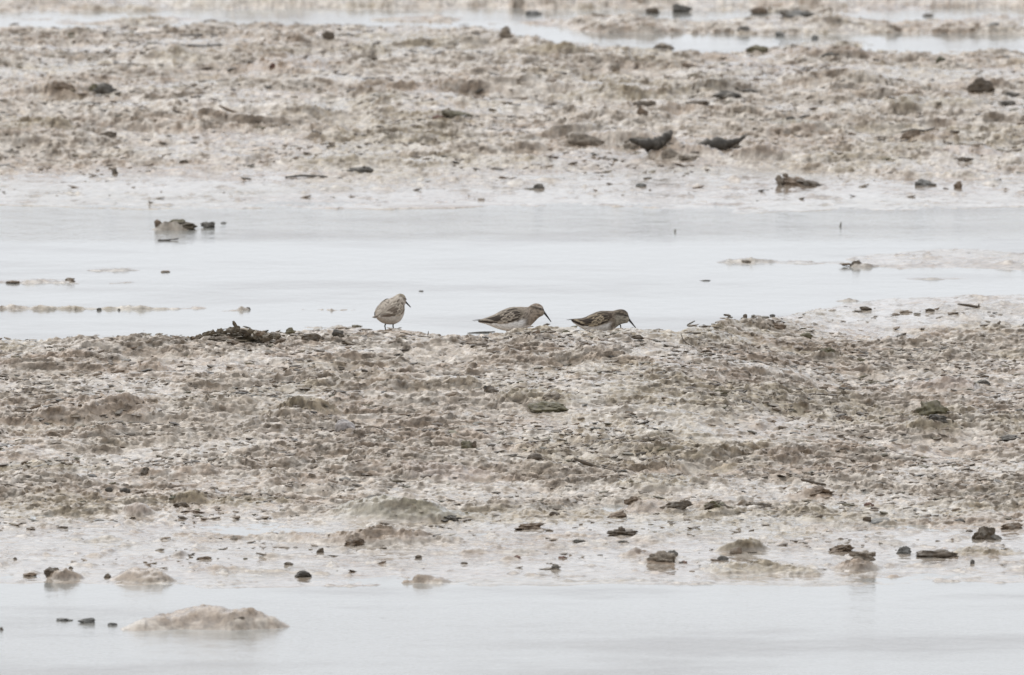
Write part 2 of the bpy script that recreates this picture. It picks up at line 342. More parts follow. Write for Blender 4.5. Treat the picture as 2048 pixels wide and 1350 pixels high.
def big_grid(name, X, Y, Z, mat, cols=None, wet=None):
    nr, nc = X.shape; me = bpy.data.meshes.new(name); n = nr*nc
    me.vertices.add(n); me.vertices.foreach_set('co', np.stack([X, Y, Z], -1).astype(np.float32).ravel())
    idx = np.arange(n, dtype=np.int32).reshape(nr, nc); q = np.stack([idx[:-1, :-1], idx[:-1, 1:], idx[1:, 1:], idx[1:, :-1]], -1).reshape(-1, 4)
    nf = len(q); me.loops.add(nf*4); me.loops.foreach_set('vertex_index', q.ravel()); me.polygons.add(nf)
    me.polygons.foreach_set('loop_start', np.arange(nf, dtype=np.int32)*4); me.polygons.foreach_set('use_smooth', np.ones(nf, dtype=bool))
    me.update(calc_edges=True); me.materials.append(mat)
    if cols is not None:
        ca = me.color_attributes.new('Col', 'FLOAT_COLOR', 'POINT'); ca.data.foreach_set('color', np.concatenate([cols, np.ones(cols.shape[:2]+(1,))], -1).astype(np.float32).ravel())
        wa = me.attributes.new('wet', 'FLOAT', 'POINT'); wa.data.foreach_set('value', wet.astype(np.float32).ravel())
    o = bpy.data.objects.new(name, me); return link(o)

# ------------------------------------------------------------------ the setting: mudflat and water
tag(big_grid('mudflat', X, Y-LEAN, Z, MUD, CC, WET), kind='structure')
wu = np.array([-1500, -100, -20, -5, 0, 5, 20, 100, 1500.]); wyv = np.array([-200, 0, 10, 20, 30, 40, 60, 100, 300, 1500.])
WX, WY = np.meshgrid(wu, wyv); tag(big_grid('water', WX, WY, WX*0, WATER), kind='structure')

# ------------------------------------------------------------------ clods, stones, sticks
def ico(sub):
    t = (1+5**.5)/2; v = [(-1, t, 0), (1, t, 0), (-1, -t, 0), (1, -t, 0), (0, -1, t), (0, 1, t), (0, -1, -t), (0, 1, -t), (t, 0, -1), (t, 0, 1), (-t, 0, -1), (-t, 0, 1)]
    f = [(0, 11, 5), (0, 5, 1), (0, 1, 7), (0, 7, 10), (0, 10, 11), (1, 5, 9), (5, 11, 4), (11, 10, 2), (10, 7, 6), (7, 1, 8), (3, 9, 4), (3, 4, 2), (3, 2, 6), (3, 6, 8), (3, 8, 9), (4, 9, 5), (2, 4, 11), (6, 2, 10), (8, 6, 7), (9, 8, 1)]
    v = [np.array(a)/np.linalg.norm(a) for a in v]
    for _ in range(sub):
        c = {}; nf = []
        def mid(a, b):
            k = (min(a, b), max(a, b))
            if k not in c: m = v[a]+v[b]; v.append(m/np.linalg.norm(m)); c[k] = len(v)-1
            return c[k]
        for a, b, d in f:
            x, y, z = mid(a, b), mid(b, d), mid(d, a); nf += [(a, x, z), (b, y, x), (d, z, y), (x, y, z)]
        f = nf
    return np.array(v), f
ICO1 = ico(1); ICO2 = ico(2); ICO3 = ico(3)
def lump(seed, rough=.35, sharp=0, base=ICO3, wedge=0):
    """an irregular lump about 1 wide (x), .8 deep, 1 high, standing on z = 0"""
    v, f = base; r = np.random.RandomState(seed); p = v.copy()
    for k in range(7+int(sharp*5)):      # shave flat facets off it
        n = r.normal(size=3); n /= np.linalg.norm(n); d = r.uniform(.5, .9); s = p@n; p -= np.outer(np.maximum(0, s-d)*(.6+.4*sharp), n)
    off = r.uniform(0, 50)
    dn = fbm(p[:, 0]*1.3+off, p[:, 1]*1.3+p[:, 2]*1.7, .9, 3, seed % 1000)
    p *= (1+rough*dn)[:, None]
    lo, hi = p.min(0), p.max(0); p = (p-(lo+hi)/2)/(hi-lo); p[:, 1] *= .8
    z = p[:, 2]+.5
    if wedge: z *= (1-wedge*np.clip(p[:, 0]+.5, 0, 1)) if wedge > 0 else (1+wedge*np.clip(.5-p[:, 0], 0, 1))
    p[:, 2] = np.maximum(z*1.25-.25, -.12)
    return p, f
def tube(pts, rad, sides=7):
    co, fa = [], []; P = [Vector(p) for p in pts]
    for i, p in enumerate(P):
        t = (P[min(i+1, len(P)-1)]-P[max(i-1, 0)]).normalized(); u = t.cross(Vector((0, 0, 1)) if abs(t.z) < .9 else Vector((0, 1, 0))).normalized(); w = t.cross(u)
        for k in range(sides):
            a = 2*math.pi*k/sides; co.append(p+(u*math.cos(a)+w*math.sin(a))*rad[i])
    for i in range(len(P)-1):
        for k in range(sides):
            a = i*sides+k; b = i*sides+(k+1) % sides; fa.append((a, b, b+sides, a+sides))
    fa.append(tuple(range(sides))[::-1]); fa.append(tuple(range(len(co)-sides, len(co))))
    return [tuple(c) for c in co], fa
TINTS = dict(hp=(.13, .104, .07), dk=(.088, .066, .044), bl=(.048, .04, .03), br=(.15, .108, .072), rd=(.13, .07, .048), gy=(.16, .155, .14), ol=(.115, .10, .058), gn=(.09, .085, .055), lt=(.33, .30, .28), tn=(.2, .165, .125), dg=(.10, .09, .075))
def put(o, t, s=None):
    o['tint'] = [float(c) for c in TINTS[t]]; return o
def lump_thing(name, px, py, w, h, tint, label, cat, sharp=0, wedge=0, rot=0, group=None, rough=.35, seed=None, pieces=None):
    x, y, z = hit(px, py); s = y/FPX; h = h*(.72 if z < .0015 else 1); seed = seed if seed is not None else int(px*7+py*13) % 9973
    p, f = lump(seed, rough, sharp, ICO3 if w > 30 else ICO2, wedge); p = p*np.array([w*s, max(w*.8, h)*s, h*s*1.18]); p[:, 2] -= h*s*.16
    o = mesh_obj(name, p, [], CLOD, smooth=sharp < .5, tris=f); o.location = (x, y+w*s*.28, z-.001); o.rotation_euler = (0, math.radians(rot), random.uniform(-.25, .25))
    put(o, tint); tag(o, label, cat, group)
    for q in (pieces or []):            # knobs and flakes that belong to the lump
        pn_, dx, dz, ww, hh, tt, rr = q
        pp, ff = lump(seed+int(dx*3)+5, .4, .8, ICO2); pp = pp*np.array([ww*s, ww*.7*s, hh*s]); c = mesh_obj(pn_, pp, [], CLOD, o, smooth=False, tris=ff)
        c.location = (dx*s, -w*s*.1, dz*s); c.rotation_euler = (0, math.radians(rr), 0); put(c, tt)
    return o
def stick_thing(name, pts, r_px, tint, label, cat='stick', group=None, stub=None, lift=0, prof=None):
    """pts: photo pixels of the stick's line; it lies on the ground under them"""
    q = []
    x0, y0, z0 = hit(*pts[len(pts)//2]); s = y0/FPX
    for px, py in pts:
        q.append(((px-pts[len(pts)//2][0])*s, random.uniform(-.004, .004)+(pts[len(pts)//2][1]-py)*s*.6, (pts[len(pts)//2][1]-py)*s))
    n = len(q); dense = []
    for i in range(n-1):
        for k in range(4): t = k/4; dense.append(tuple(np.array(q[i])*(1-t)+np.array(q[i+1])*t))
    dense.append(q[-1]); m = len(dense)
    rad = [r_px*s*(.55+.45*math.sin(math.pi*(i+1.2)/(m+1.4)))*random.uniform(.8, 1.2) for i in range(m)]
    if prof: rad = [r_px*s*float(np.interp(i/(m-1), np.linspace(0, 1, len(prof)), prof))*random.uniform(.72, 1.22) for i in range(m)]
    co, fa = tube(dense, rad, 10 if prof else 7); o = mesh_obj(name, co, fa, CLOD); o.location = (x0, y0-.002, z0+r_px*s*.8+lift); put(o, tint); tag(o, label, cat, group)
    if stub:
        dx, ln, lean_ = stub; co, fa = tube([(dx*s, 0, 0), (dx*s+lean_*s*.5, 0, ln*s*.5), (dx*s+lean_*s, 0, ln*s)], [r_px*s*.8, r_px*s*.6, r_px*s*.4]); c = mesh_obj('stub', co, fa, CLOD, o); put(c, tint)
    return o
LT = lump_thing; ST = stick_thing
# --- far strips
LT('stone', 1305, 27, 30, 18, 'dk', 'dark round stone on the far water edge, left of two dark stones near the top', 'stone')
LT('stone', 1364, 25, 40, 26, 'dg', 'blackish grey stone at the very top edge, bigger of the two dark stones there', 'stone')
LT('stone', 1518, 28, 40, 20, 'br', 'warm brown low stone on the far muddy strip near the top edge', 'stone')
LT('weed_heap', 1600, 36, 90, 15, 'gy', 'long grey weed heap stretched along the far muddy strip', 'weed heap', pieces=[('clump', -25, 4, 30, 12, 'dg', 0), ('clump', 20, 3, 34, 12, 'dg', 5)])
LT('stone', 1487, 66, 28, 15, 'dg', 'dark grey stone standing in the pale pool behind the far bank', 'stone')
LT('stone', 1856, 33, 24, 9, 'dg', 'small slate grey stone on the far strip toward the top right corner', 'stone')
LT('stone', 1988, 56, 30, 12, 'gy', 'grey stone in the bright far water near the top right corner', 'stone')
LT('stone', 1068, 30, 36, 12, 'gy', 'flat blue grey stone at the end of the far left water strip', 'stone')
LT('mud_clod', 1560, 72, 22, 14, 'gy', 'small grey clod in the far pool, right of the dark grey stone', 'clod')
LT('mud_clod', 1630, 80, 14, 16, 'gy', 'upright pale grey clod at the near edge of the far right pool', 'clod')
LT('stone', 656, 82, 28, 22, 'dk', 'round dark brown stone with an arched stick beside it on the far bank', 'stone')
ST('stick', [(672, 72), (700, 70), (715, 74), (727, 82)], 1.8, 'dg', 'short arched grey stick right of the round dark stone on the far bank')
ST('stick', [(358, 73), (400, 72), (440, 75), (460, 80)], 3, 'dg', 'dark straight stick, upper of the two parallel sticks on the far bank')
ST('stick', [(350, 92), (380, 92), (410, 94), (445, 91)], 2.4, 'gy', 'grey twiggy stick, lower of the two parallel sticks on the far bank', stub=(5, 8, 3))
LT('mud_clod', 1010, 80, 28, 28, 'tn', 'square upright brown clod left of the bluish far pool', 'clod', .8)
LT('mud_clod', 205, 191, 60, 27, 'dg', 'big dark greenish grey clod on the upper left of the far bank', 'clod', pieces=[('flake', -16, 6, 26, 18, 'ol', 10)])
LT('mud_clod', 128, 179, 50, 24, 'br', 'brown clod just left of the big dark greenish clod', 'clod', wedge=.5)
LT('mud_clod', 216, 277, 36, 15, 'dk', 'dark lozenge shaped clod alone on pale mud at far left', 'clod', .6)
LT('mud_clod', 548, 138, 40, 9, 'rd', 'reddish brown flat flake with a twig on the far bank', 'clod', .7, pieces=[('knob', -4, 4, 10, 9, 'rd', 0)])
ST('stick', [(95, 139), (150, 137), (205, 131), (272, 129)], 2, 'br', 'long thin brown stick lying across the upper left of the far bank')
LT('stone', 230, 349, 15, 12, 'dk', 'small dark stone on the smooth wet margin at far left', 'stone')
ST('stick', [(438, 214), (455, 222), (480, 230), (508, 235)], 3, 'br', 'brown twig sloping down to the right in the upper left quarter', stub=(-10, 5, 3))
ST('stick', [(345, 222), (370, 231), (398, 238)], 2.6, 'dk', 'short dark twig left of the sloping brown twig')
LT('mud_clod', 1168, 293, 92, 34, 'tn', 'large striped brown mud hump left of the dark hollow crescents', 'clod', rough=.2, wedge=.3)
ST('hollow_shade', [(1258, 290), (1276, 296), (1296, 301), (1316, 300), (1332, 288), (1344, 274)], 15, 'bl', 'black green crescent shaped as hollow shade, left of the two dark crescents on the far bank', 'hollow shade', prof=[.15, .6, .95, 1, .7, .25])  # solid dark tube standing in for the shade of a hollow under the lip
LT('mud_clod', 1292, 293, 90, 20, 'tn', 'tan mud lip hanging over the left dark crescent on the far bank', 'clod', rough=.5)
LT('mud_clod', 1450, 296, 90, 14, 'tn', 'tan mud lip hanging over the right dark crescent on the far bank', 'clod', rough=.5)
LT('mud_clod', 1262, 300, 34, 16, 'tn', 'small tan mud lobe at the left end of the left dark crescent', 'clod', rough=.5)
LT('mud_clod', 1380, 322, 50, 12, 'tn', 'low tan mud lobe at the left end of the right dark crescent', 'clod', rough=.5)
LT('mud_clod', 1352, 318, 60, 30, 'tn', 'tan mud lobe between the two dark crescents on the far bank', 'clod', rough=.25, wedge=.6)
ST('hollow_shade', [(1396, 306), (1416, 304), (1440, 303), (1462, 299), (1480, 293), (1495, 281)], 16, 'bl', 'black brown crescent shaped as hollow shade with a thin tail curling up to the right', 'hollow shade', prof=[.5, .95, 1, .5, .3, .12])  # second hollow: its shade is built as a black tapered piece
LT('driftwood_chunk', 1590, 372, 78, 30, 'br', 'dark brown splintered wood chunk on wet mud below the far bank', 'driftwood', .5, wedge=.5, pieces=[('splinter', -30, 2, 18, 20, 'tn', 0), ('splinter', -18, 18, 12, 8, 'tn', 0), ('splinter', 30, 3, 52, 9, 'dk', 14), ('splinter', 44, 0, 56, 7, 'dk', 10)])
LT('mud_clod', 1852, 372, 46, 17, 'gy', 'grey green clod on the wet margin right of the splintered wood', 'clod', wedge=.3)
LT('mud_clod', 1916, 377, 18, 16, 'br', 'small upright brown clod at right on the wet margin', 'clod')
LT('mud_clod', 1961, 185, 58, 30, 'dk', 'rounded dark brown clod high on the right of the far bank', 'clod')
LT('mud_clod', 2027, 194, 38, 15, 'dg', 'dark green grey clod at the right edge beside the rounded brown clod', 'clod', wedge=.4)
LT('mud_clod', 2003, 212, 60, 11, 'dg', 'flat dark flake below the rounded brown clod at the right edge', 'clod', .7)
LT('mud_clod', 1660, 112, 40, 11, 'dg', 'low dark wedge near the back rim of the far bank, right of centre', 'clod', wedge=.4)
LT('mud_clod', 1882, 124, 22, 12, 'gn', 'little dark green clod near the back rim of the far bank at right', 'clod')
LT('mussel_shell', 1580, 242, 22, 10, 'bl', 'black curled shell on the far bank above the green weed patch', 'shell')
ST('weed_strand', [(1590, 240), (1602, 236), (1620, 232)], 2.6, 'dg', 'dark weed strand running right from the black curled shell', 'weed')
LT('mud_clod', 1820, 279, 46, 20, 'br', 'brown clod with a grey twig on the right of the far bank', 'clod')
ST('stick', [(1800, 266), (1825, 261), (1850, 263), (1870, 257)], 2.2, 'dg', 'grey twig lying on top of the brown clod at right')
LT('mud_clod', 1928, 323, 42, 9, 'dk', 'thin dark brown flake at the lower right of the far bank', 'clod', .7)
LT('mud_clod', 1905, 270, 32, 10, 'dk', 'dark flake above the pink mud at the right of the far bank', 'clod', .7)
LT('stone', 1078, 377, 22, 11, 'dg', 'small dark domed stone on the wet margin near the middle of the picture', 'stone')
ST('stick', [(1050, 378), (1062, 378), (1070, 377)], 1.5, 'gy', 'tiny grey twig touching the dark domed stone on the wet margin')
LT('stone', 1282, 374, 22, 9, 'gy', 'low grey stone on the wet margin, right of the dark domed stone', 'stone')
LT('weed_heap', 715, 345, 66, 15, 'dg', 'dark green grey weed lying along the left wet margin', 'weed heap', wedge=-.4, pieces=[('clump', 14, 0, 18, 13, 'bl', 0)])
ST('stick', [(570, 356), (600, 353), (630, 354), (655, 355)], 2.4, 'dg', 'dark thin stick on the wet margin below the left weed heap')
ST('stick', [(455, 330), (475, 333), (490, 333), (510, 330)], 1.7, 'dg', 'small dark twig with a short upright stub on the left wet margin', stub=(-2, 5, -1))
LT('stone', 592, 322, 15, 10, 'br', 'small brown stone above the dark weed on the left wet margin', 'stone')
LT('mud_clod', 368, 327, 20, 8, 'dk', 'small dark flake at left on the pale wet margin', 'clod', .7)
LT('mud_clod', 1285, 232, 24, 20, 'br', 'brown block under a flat dark clod in the middle of the far bank', 'clod', .6)
LT('mud_clod', 1288, 214, 56, 13, 'dk', 'flat dark clod resting on a brown block in the middle of the far bank', 'clod', .4)
LT('mud_clod', 1395, 212, 52, 11, 'dk', 'pair like dark clod at left in the row of rubble on the far bank', 'clod')
LT('mud_clod', 1455, 195, 60, 14, 'dg', 'grey broken clod in the middle of the slanting rubble row', 'clod', .5)
LT('mud_clod', 1500, 184, 36, 11, 'dg', 'dark slab at the upper right end of the slanting rubble row', 'clod', .6, wedge=.5)
LT('mud_clod', 1488, 196, 30, 7, 'bl', 'black sliver just under the dark slab of the rubble row', 'clod', .7)
ST('stick', [(1640, 180), (1660, 170), (1690, 162)], 2.2, 'dg', 'thin dark stick slanting up to the right on pale far mud')
LT('mud_clod', 876, 238, 26, 9, 'rd', 'small rusty red clod in the middle left of the far bank', 'clod')
LT('mud_clod', 915, 232, 66, 13, 'ol', 'olive brown low clod right of the rusty red clod', 'clod', wedge=.3)
LT('mud_clod', 852, 209, 18, 9, 'dk', 'small purple black clod on the shoulder of a brown hump, far bank', 'clod')
LT('mud_clod', 720, 120, 70, 22, 'tn', 'brown hump with a bluish tip in the upper middle of the far bank', 'clod', wedge=-.5)
LT('mud_clod', 1385, 136, 46, 12, 'br', 'flat brown flake near the back rim, above the rubble row', 'clod', .5, wedge=.3)
LT('mud_clod', 1330, 97, 44, 16, 'tn', 'two humped brown clod at the back rim of the far bank', 'clod')
LT('mud_clod', 1232, 142, 18, 16, 'tn', 'narrow upright brown clod with green weed beside it, far bank', 'clod')
LT('mud_clod', 1515, 104, 46, 14, 'ol', 'olive clod at the back rim under the dark grey pool stone', 'clod')
LT('mud_clod', 25, 268, 48, 10, 'ol', 'dark olive flake at the left edge of the far bank', 'clod', wedge=-.4)
# --- the middle water
LT('stone', 355, 460, 78, 27, 'hp', 'largest rock of the little group standing in the middle water', 'stone', .7, pieces=[('slab', 2, 14, 34, 8, 'ol', 0), ('slab', -16, 6, 40, 9, 'tn', 5), ('slab', 12, 5, 50, 10, 'hp', -5)])
LT('stone', 415, 456, 30, 18, 'dg', 'smaller dark topped rock right of the largest rock in the water', 'stone', .5)
LT('stone', 316, 452, 16, 14, 'br', 'narrow rock at the left end of the rock group in the water', 'stone')
LT('stone', 447, 447, 14, 6, 'gy', 'tiny grey stone at the right end of the rock group in the water', 'stone')
ST('stick', [(316, 481), (335, 481), (357, 479)], 1.8, 'dg', 'thin stick floating on the water below the rock group')
LT('stone', 198, 621, 11, 9, 'dg', 'small dark stone in the left water before the near bank', 'stone')
LT('stone', 238, 621, 6, 7, 'dg', 'tiny dark stone in water right of the small dark stone', 'stone')
LT('stone', 496, 619, 11, 8, 'dg', 'small dark stone in water left of the birds, halfway', 'stone')
LT('stone', 842, 583, 10, 4, 'dg', 'tiny dark speck of stone in the water between the left and middle birds', 'stone')
ST('reed_stem', [(1680, 460), (1681, 453), (1682, 446)], 2, 'gn', 'short upright green stem in the ruffled water at right', 'stem')
ST('reed_stem', [(1350, 470), (1350, 464), (1351, 460)], 1.8, 'gn', 'short faint stem in the ruffled water near the centre', 'stem')
LT('mud_clod', 1712, 531, 26, 11, 'dk', 'dark clod at the tip of the low mud spit on the right', 'clod', pieces=[('flake', -22, 0, 26, 6, 'br', 0)])
LT('mud_clod', 1490, 525, 30, 8, 'tn', 'small brown clod on the thin mud line in the right water', 'clod')
LT('mud_clod', 25, 567, 30, 9, 'br', 'brown clod at the left edge in the thin mud line', 'clod', .5)
LT('mud_clod', 330, 545, 22, 6, 'br', 'brown flake at the right end of the upper thin mud line at left', 'clod', .5)
LT('mud_clod', 140, 562, 22, 7, 'br', 'brown clod halfway along the thin mud line at left', 'clod', .5)
LT('mud_clod', 1411, 562, 24, 4, 'gy', 'faint flat clod alone in the bright right water', 'clod')
# --- crest of the near bank
heap = LT('weed_heap', 462, 688, 190, 20, 'hp', 'dark brown heap of weed and debris on the near bank crest left of the birds', 'weed heap', .5, rough=.6)
heap_bits = [(-46, 8, 34, 16, 'hp'), (-20, 14, 26, 18, 'hp'), (5, 18, 30, 18, 'hp'), (10, 30, 8, 18, 'hp'), (28, 12, 34, 20, 'dk'), (52, 8, 30, 18, 'hp'), (-68, 2, 36, 12, 'br'), (-10, 2, 40, 12, 'br'), (70, 4, 34, 12, 'tn'), (-88, 0, 30, 10, 'br'), (88, 10, 28, 14, 'hp'), (60, 16, 24, 12, 'br'), (-35, 18, 22, 12, 'hp'), (40, 22, 18, 12, 'hp'), (100, 2, 30, 10, 'br'), (-60, 12, 20, 10, 'tn'), (20, -4, 60, 12, 'br'), (-30, -6, 50, 10, 'br')]
for i, (dx, dz, w_, h_, t_) in enumerate(heap_bits):
    s_ = .00095; h_ *= .8; p_, f_ = lump(300+i, .6, .9, ICO2); p_ = p_*np.array([w_, w_*.6, h_])*s_
    c_ = mesh_obj('weed_clump', p_, [], CLOD, heap, smooth=False, tris=f_); c_.location = (dx*s_, -.012-.003*i, (dz+2)*s_); c_.rotation_euler = (0, math.radians(RNG.uniform(-25, 25)), RNG.uniform(-1, 1)); put(c_, t_)
LT('stone', 676, 673, 26, 15, 'bl', 'black rounded stone on the crest between the weed heap and the left bird', 'stone')
LT('mud_clod', 622, 682, 40, 16, 'dk', 'dark clod on the crest left of the black rounded stone', 'clod', .6)
LT('mud_clod', 580, 668, 22, 14, 'ol', 'olive clod standing up at the right end of the weed heap', 'clod', .6)
LT('mud_clod', 350, 683, 26, 12, 'br', 'brown clod at the left foot of the weed heap', 'clod', .5)
LT('mud_clod', 700, 690, 34, 10, 'dk', 'dark flake just below the crest under the black rounded stone', 'clod', .7)
LT('mud_clod', 795, 686, 46, 10, 'ol', 'dark olive flake right under the left bird', 'clod', .6)
ST('twig', [(800, 666), (812, 668), (825, 672), (845, 674), (862, 675)], 1.5, 'dk', 'thin twig with a short upright end lying right of the left bird', 'twig', stub=(31, 9, 1))
ST('twig', [(935, 668), (950, 667), (975, 666), (990, 665)], 2, 'dg', 'dark twig on the crest under the tail of the middle bird', 'twig')
ST('twig', [(1060, 668), (1080, 668), (1095, 667), (1112, 665)], 2.4, 'dk', 'dark twig on the crest under the bill of the middle bird', 'twig')
LT('mud_clod', 1073, 668, 16, 9, 'br', 'brown knob on the crest under the breast of the middle bird', 'clod')
LT('mud_clod', 1131, 668, 18, 9, 'ol', 'olive knob on the crest under the tail of the right bird', 'clod')
LT('mud_clod', 1275, 679, 30, 10, 'dk', 'dark clod on the bank below the bill of the right bird', 'clod', .6)
LT('mud_clod', 1218, 675, 18, 6, 'dk', 'small dark flake under the belly of the right bird', 'clod', .6)
LT('mud_clod', 960, 696, 40, 10, 'dk', 'dark flat clod just below the crest under the middle bird', 'clod', .5)
ST('twig', [(1368, 660), (1376, 650), (1390, 643)], 1.5, 'dk', 'thin arching twig right of the right bird', 'twig')
ST('twig', [(1364, 668), (1375, 667), (1392, 668), (1402, 667)], 2.2, 'dk', 'small flat twig under the thin arching twig', 'twig')
ST('twig', [(1362, 670), (1366, 680), (1374, 688), (1384, 692)], 1.3, 'dk', 'thin twig curving down beside the small flat twig', 'twig')
ST('stick', [(1915, 610), (1935, 613), (1955, 616), (1978, 619)], 2.8, 'dk', 'dark stick with a knob on pale mud at the right end of the near bank', stub=(2, 7, 1))
ST('stick', [(1960, 655), (1975, 654), (1995, 652), (2000, 646)], 3.4, 'dk', 'thick dark stick with an upturned end near the right edge of the near bank')
LT('mud_clod', 1963, 682, 15, 14, 'dk', 'small upright dark clod below the thick upturned stick', 'clod', .5)
LT('mud_clod', 1732, 621, 26, 9, 'dk', 'dark flat clod on the pale wet crest at right', 'clod', .5)
LT('mud_clod', 1812, 627, 28, 7, 'br', 'brown flat clod on the pale crest left of the knobbed stick', 'clod', .6)
LT('mud_clod', 1860, 624, 20, 8, 'dk', 'small dark clod between the brown flat clod and the knobbed stick', 'clod')
LT('mud_clod', 1490, 636, 10, 9, 'dk', 'tiny dark clod on the pale crest, leftmost of three in a row', 'clod')
LT('mud_clod', 1508, 634, 12, 8, 'dk', 'tiny dark clod on the pale crest, middle of three in a row', 'clod')
LT('mud_clod', 1545, 633, 12, 8, 'dg', 'tiny dark clod on the pale crest, rightmost of three in a row', 'clod')
LT('mud_clod', 1553, 659, 40, 14, 'br', 'crumbly brown clod at the upper edge of the rough right bank', 'clod', .6)
LT('mud_clod', 1613, 675, 28, 11, 'ol', 'dark olive clod in the brown hump on the right bank', 'clod', .4)
LT('mud_clod', 1657, 707, 34, 12, 'ol', 'arched olive brown clod under the brown hump on the right bank', 'clod', .5)
LT('mud_clod', 1470, 663, 12, 8, 'bl', 'little black clod on the right bank above the brown rubble', 'clod')
# --- near bank
LT('mud_clod', 983, 789, 30, 19, 'dk', 'dark brown knobby clod in the middle of the near bank', 'clod', .5, pieces=[('flake', -12, 12, 12, 7, 'dg', 0)])
LT('mud_clod', 1097, 826, 86, 22, 'ol', 'long green and brown clod right of the dark knobby clod', 'clod', .5)
LT('mud_clod', 1108, 803, 48, 18, 'tn', 'brown crumbly clod just behind the long green clod', 'clod', .6)
LT('mud_clod', 1874, 845, 46, 17, 'bl', 'black clod tucked under an olive mound on the right of the near bank', 'clod')
LT('mud_clod', 1865, 832, 70, 32, 'ol', 'olive brown mound top above the black clod at right', 'clod', rough=.5)
LT('mussel_shell', 1070, 923, 34, 17, 'dk', 'dark domed shell left of the slanting brown stick', 'shell', rough=.1)
ST('stick', [(1148, 921), (1170, 929), (1195, 938), (1220, 944), (1246, 946)], 4.2, 'dk', 'dark brown slanting stick in the middle of the near bank')
LT('pebble', 938, 899, 34, 18, 'ol', 'yellow green weedy pebble in the middle of the near bank', 'pebble', pieces=[('spot', 10, 6, 12, 12, 'dk', 0)])
LT('stone', 290, 951, 20, 18, 'dk', 'small round dark brown stone on the left of the near bank', 'stone')
ST('stick', [(545, 774), (560, 777), (575, 777), (589, 781)], 3.2, 'dk', 'short dark stick above the olive mound at left')
LT('mud_clod', 380, 769, 26, 6, 'dk', 'thin dark flake left of the short dark stick', 'clod', .6)
LT('mud_clod', 456, 806, 24, 12, 'dg', 'grey wedge clod left of the olive mound', 'clod', .5, wedge=-.6)
LT('pebble', 690, 862, 42, 24, 'lt', 'smooth pale pinkish pebble at the foot of the olive mound', 'pebble', rough=.15)
LT('mud_clod', 1232, 1035, 48, 24, 'br', 'brown pointed clod, leftmost in the row of big clods at lower right', 'clod', .4, wedge=-.5)
LT('mud_clod', 1265, 1006, 36, 14, 'br', 'brown flake behind the brown pointed clod', 'clod', .6)
LT('mud_clod', 1350, 1018, 74, 20, 'dk', 'dark flat clod with an olive top, second in the lower right row', 'clod', .3, wedge=-.3)
LT('mud_clod', 1438, 1022, 62, 24, 'ol', 'layered chip like clod, third in the lower right row', 'clod', .9, wedge=.3, pieces=[('flake', -10, 8, 40, 10, 'dk', -22), ('flake', 12, 4, 38, 9, 'dk', 14)])
LT('mud_clod', 1520, 1016, 62, 14, 'dk', 'long low dark clod, fourth in the lower right row', 'clod', .7, wedge=.3)
LT('mud_clod', 1762, 1050, 66, 24, 'gy', 'grey rounded clod with a dark end near the lower right', 'clod', rough=.2, wedge=-.3, pieces=[('knob', -28, 2, 18, 15, 'dk', 0)])
LT('mud_clod', 1738, 1014, 22, 10, 'rd', 'small reddish brown clod above the grey rounded clod', 'clod')
LT('mud_clod', 1600, 1031, 56, 12, 'dk', 'dark tapering clod left of the grey rounded clod', 'clod', .4, wedge=-.4)
LT('mud_clod', 1968, 1080, 50, 28, 'dk', 'dark angular stone like clod near the lower right edge', 'clod', .8, pieces=[('flake', 26, 2, 26, 10, 'gy', 30)])
LT('mud_clod', 2025, 1060, 50, 15, 'br', 'brown clod at the right edge above the dark angular clod', 'clod', .4)
LT('mud_clod', 1920, 1046, 26, 10, 'dg', 'small grey black clod left of the brown clod at the right edge', 'clod')
LT('stone', 1876, 1117, 90, 24, 'dk', 'long flat dark stone at the waterline in the lower right', 'stone', .3)
LT('stone', 1806, 1108, 34, 17, 'gy', 'squarish grey stone left of the long flat dark stone', 'stone', .5)
LT('stone', 1945, 1128, 10, 10, 'dg', 'tiny grey stone right of the long flat dark stone', 'stone')
LT('stone', 606, 1155, 36, 20, 'bl', 'square black stone at the waterline, lower left of centre', 'stone', .5, rough=.15)
LT('stone', 577, 1131, 20, 8, 'dk', 'flat dark stone behind the square black stone', 'stone')
LT('mud_clod', 1245, 1072, 66, 12, 'dk', 'boat shaped dark clod on the wet margin at lower right of centre', 'clod', pieces=[('knob', 0, 8, 16, 12, 'dk', 0)])
LT('mud_clod', 1248, 1087, 24, 7, 'dg', 'small grey clod under the boat shaped clod', 'clod')
LT('mud_clod', 1158, 1085, 26, 7, 'dg', 'small grey clod left of the boat shaped clod', 'clod')
LT('mud_clod', 1100, 1140, 44, 12, 'tn', 'low brown clod with a grey knob at the waterline right of centre', 'clod', wedge=-.5, pieces=[('knob', 12, 3, 16, 10, 'dg', 0)])
LT('mud_clod', 1126, 1118, 20, 7, 'rd', 'small reddish clod behind the low brown clod at the waterline', 'clod')
LT('mud_clod', 1033, 1118, 20, 8, 'rd', 'small reddish clod left of the low brown clod at the waterline', 'clod')
LT('mud_clod', 356, 1000, 38, 14, 'gn', 'green black slab like clod in the lower left', 'clod', .6)
LT('mud_clod', 362, 1016, 34, 12, 'dk', 'dark clod directly below the green black slab', 'clod', .5)
LT('mud_clod', 385, 1026, 50, 10, 'br', 'brown tapering clod right of and below the green black slab', 'clod', .5, wedge=.5)
LT('mud_clod', 218, 984, 22, 10, 'bl', 'black flake in the lower left, left of the two stacked flakes', 'clod', .4)
LT('mud_clod', 250, 984, 24, 9, 'bl', 'black flake, lower of two stacked flakes in the lower left', 'clod', .4)
LT('mud_clod', 250, 973, 16, 7, 'dk', 'dark flake, upper of two stacked flakes in the lower left', 'clod', .4)
LT('mud_clod', 104, 965, 20, 7, 'dk', 'dark oval flake in the lower left, left of a brown sliver', 'clod')
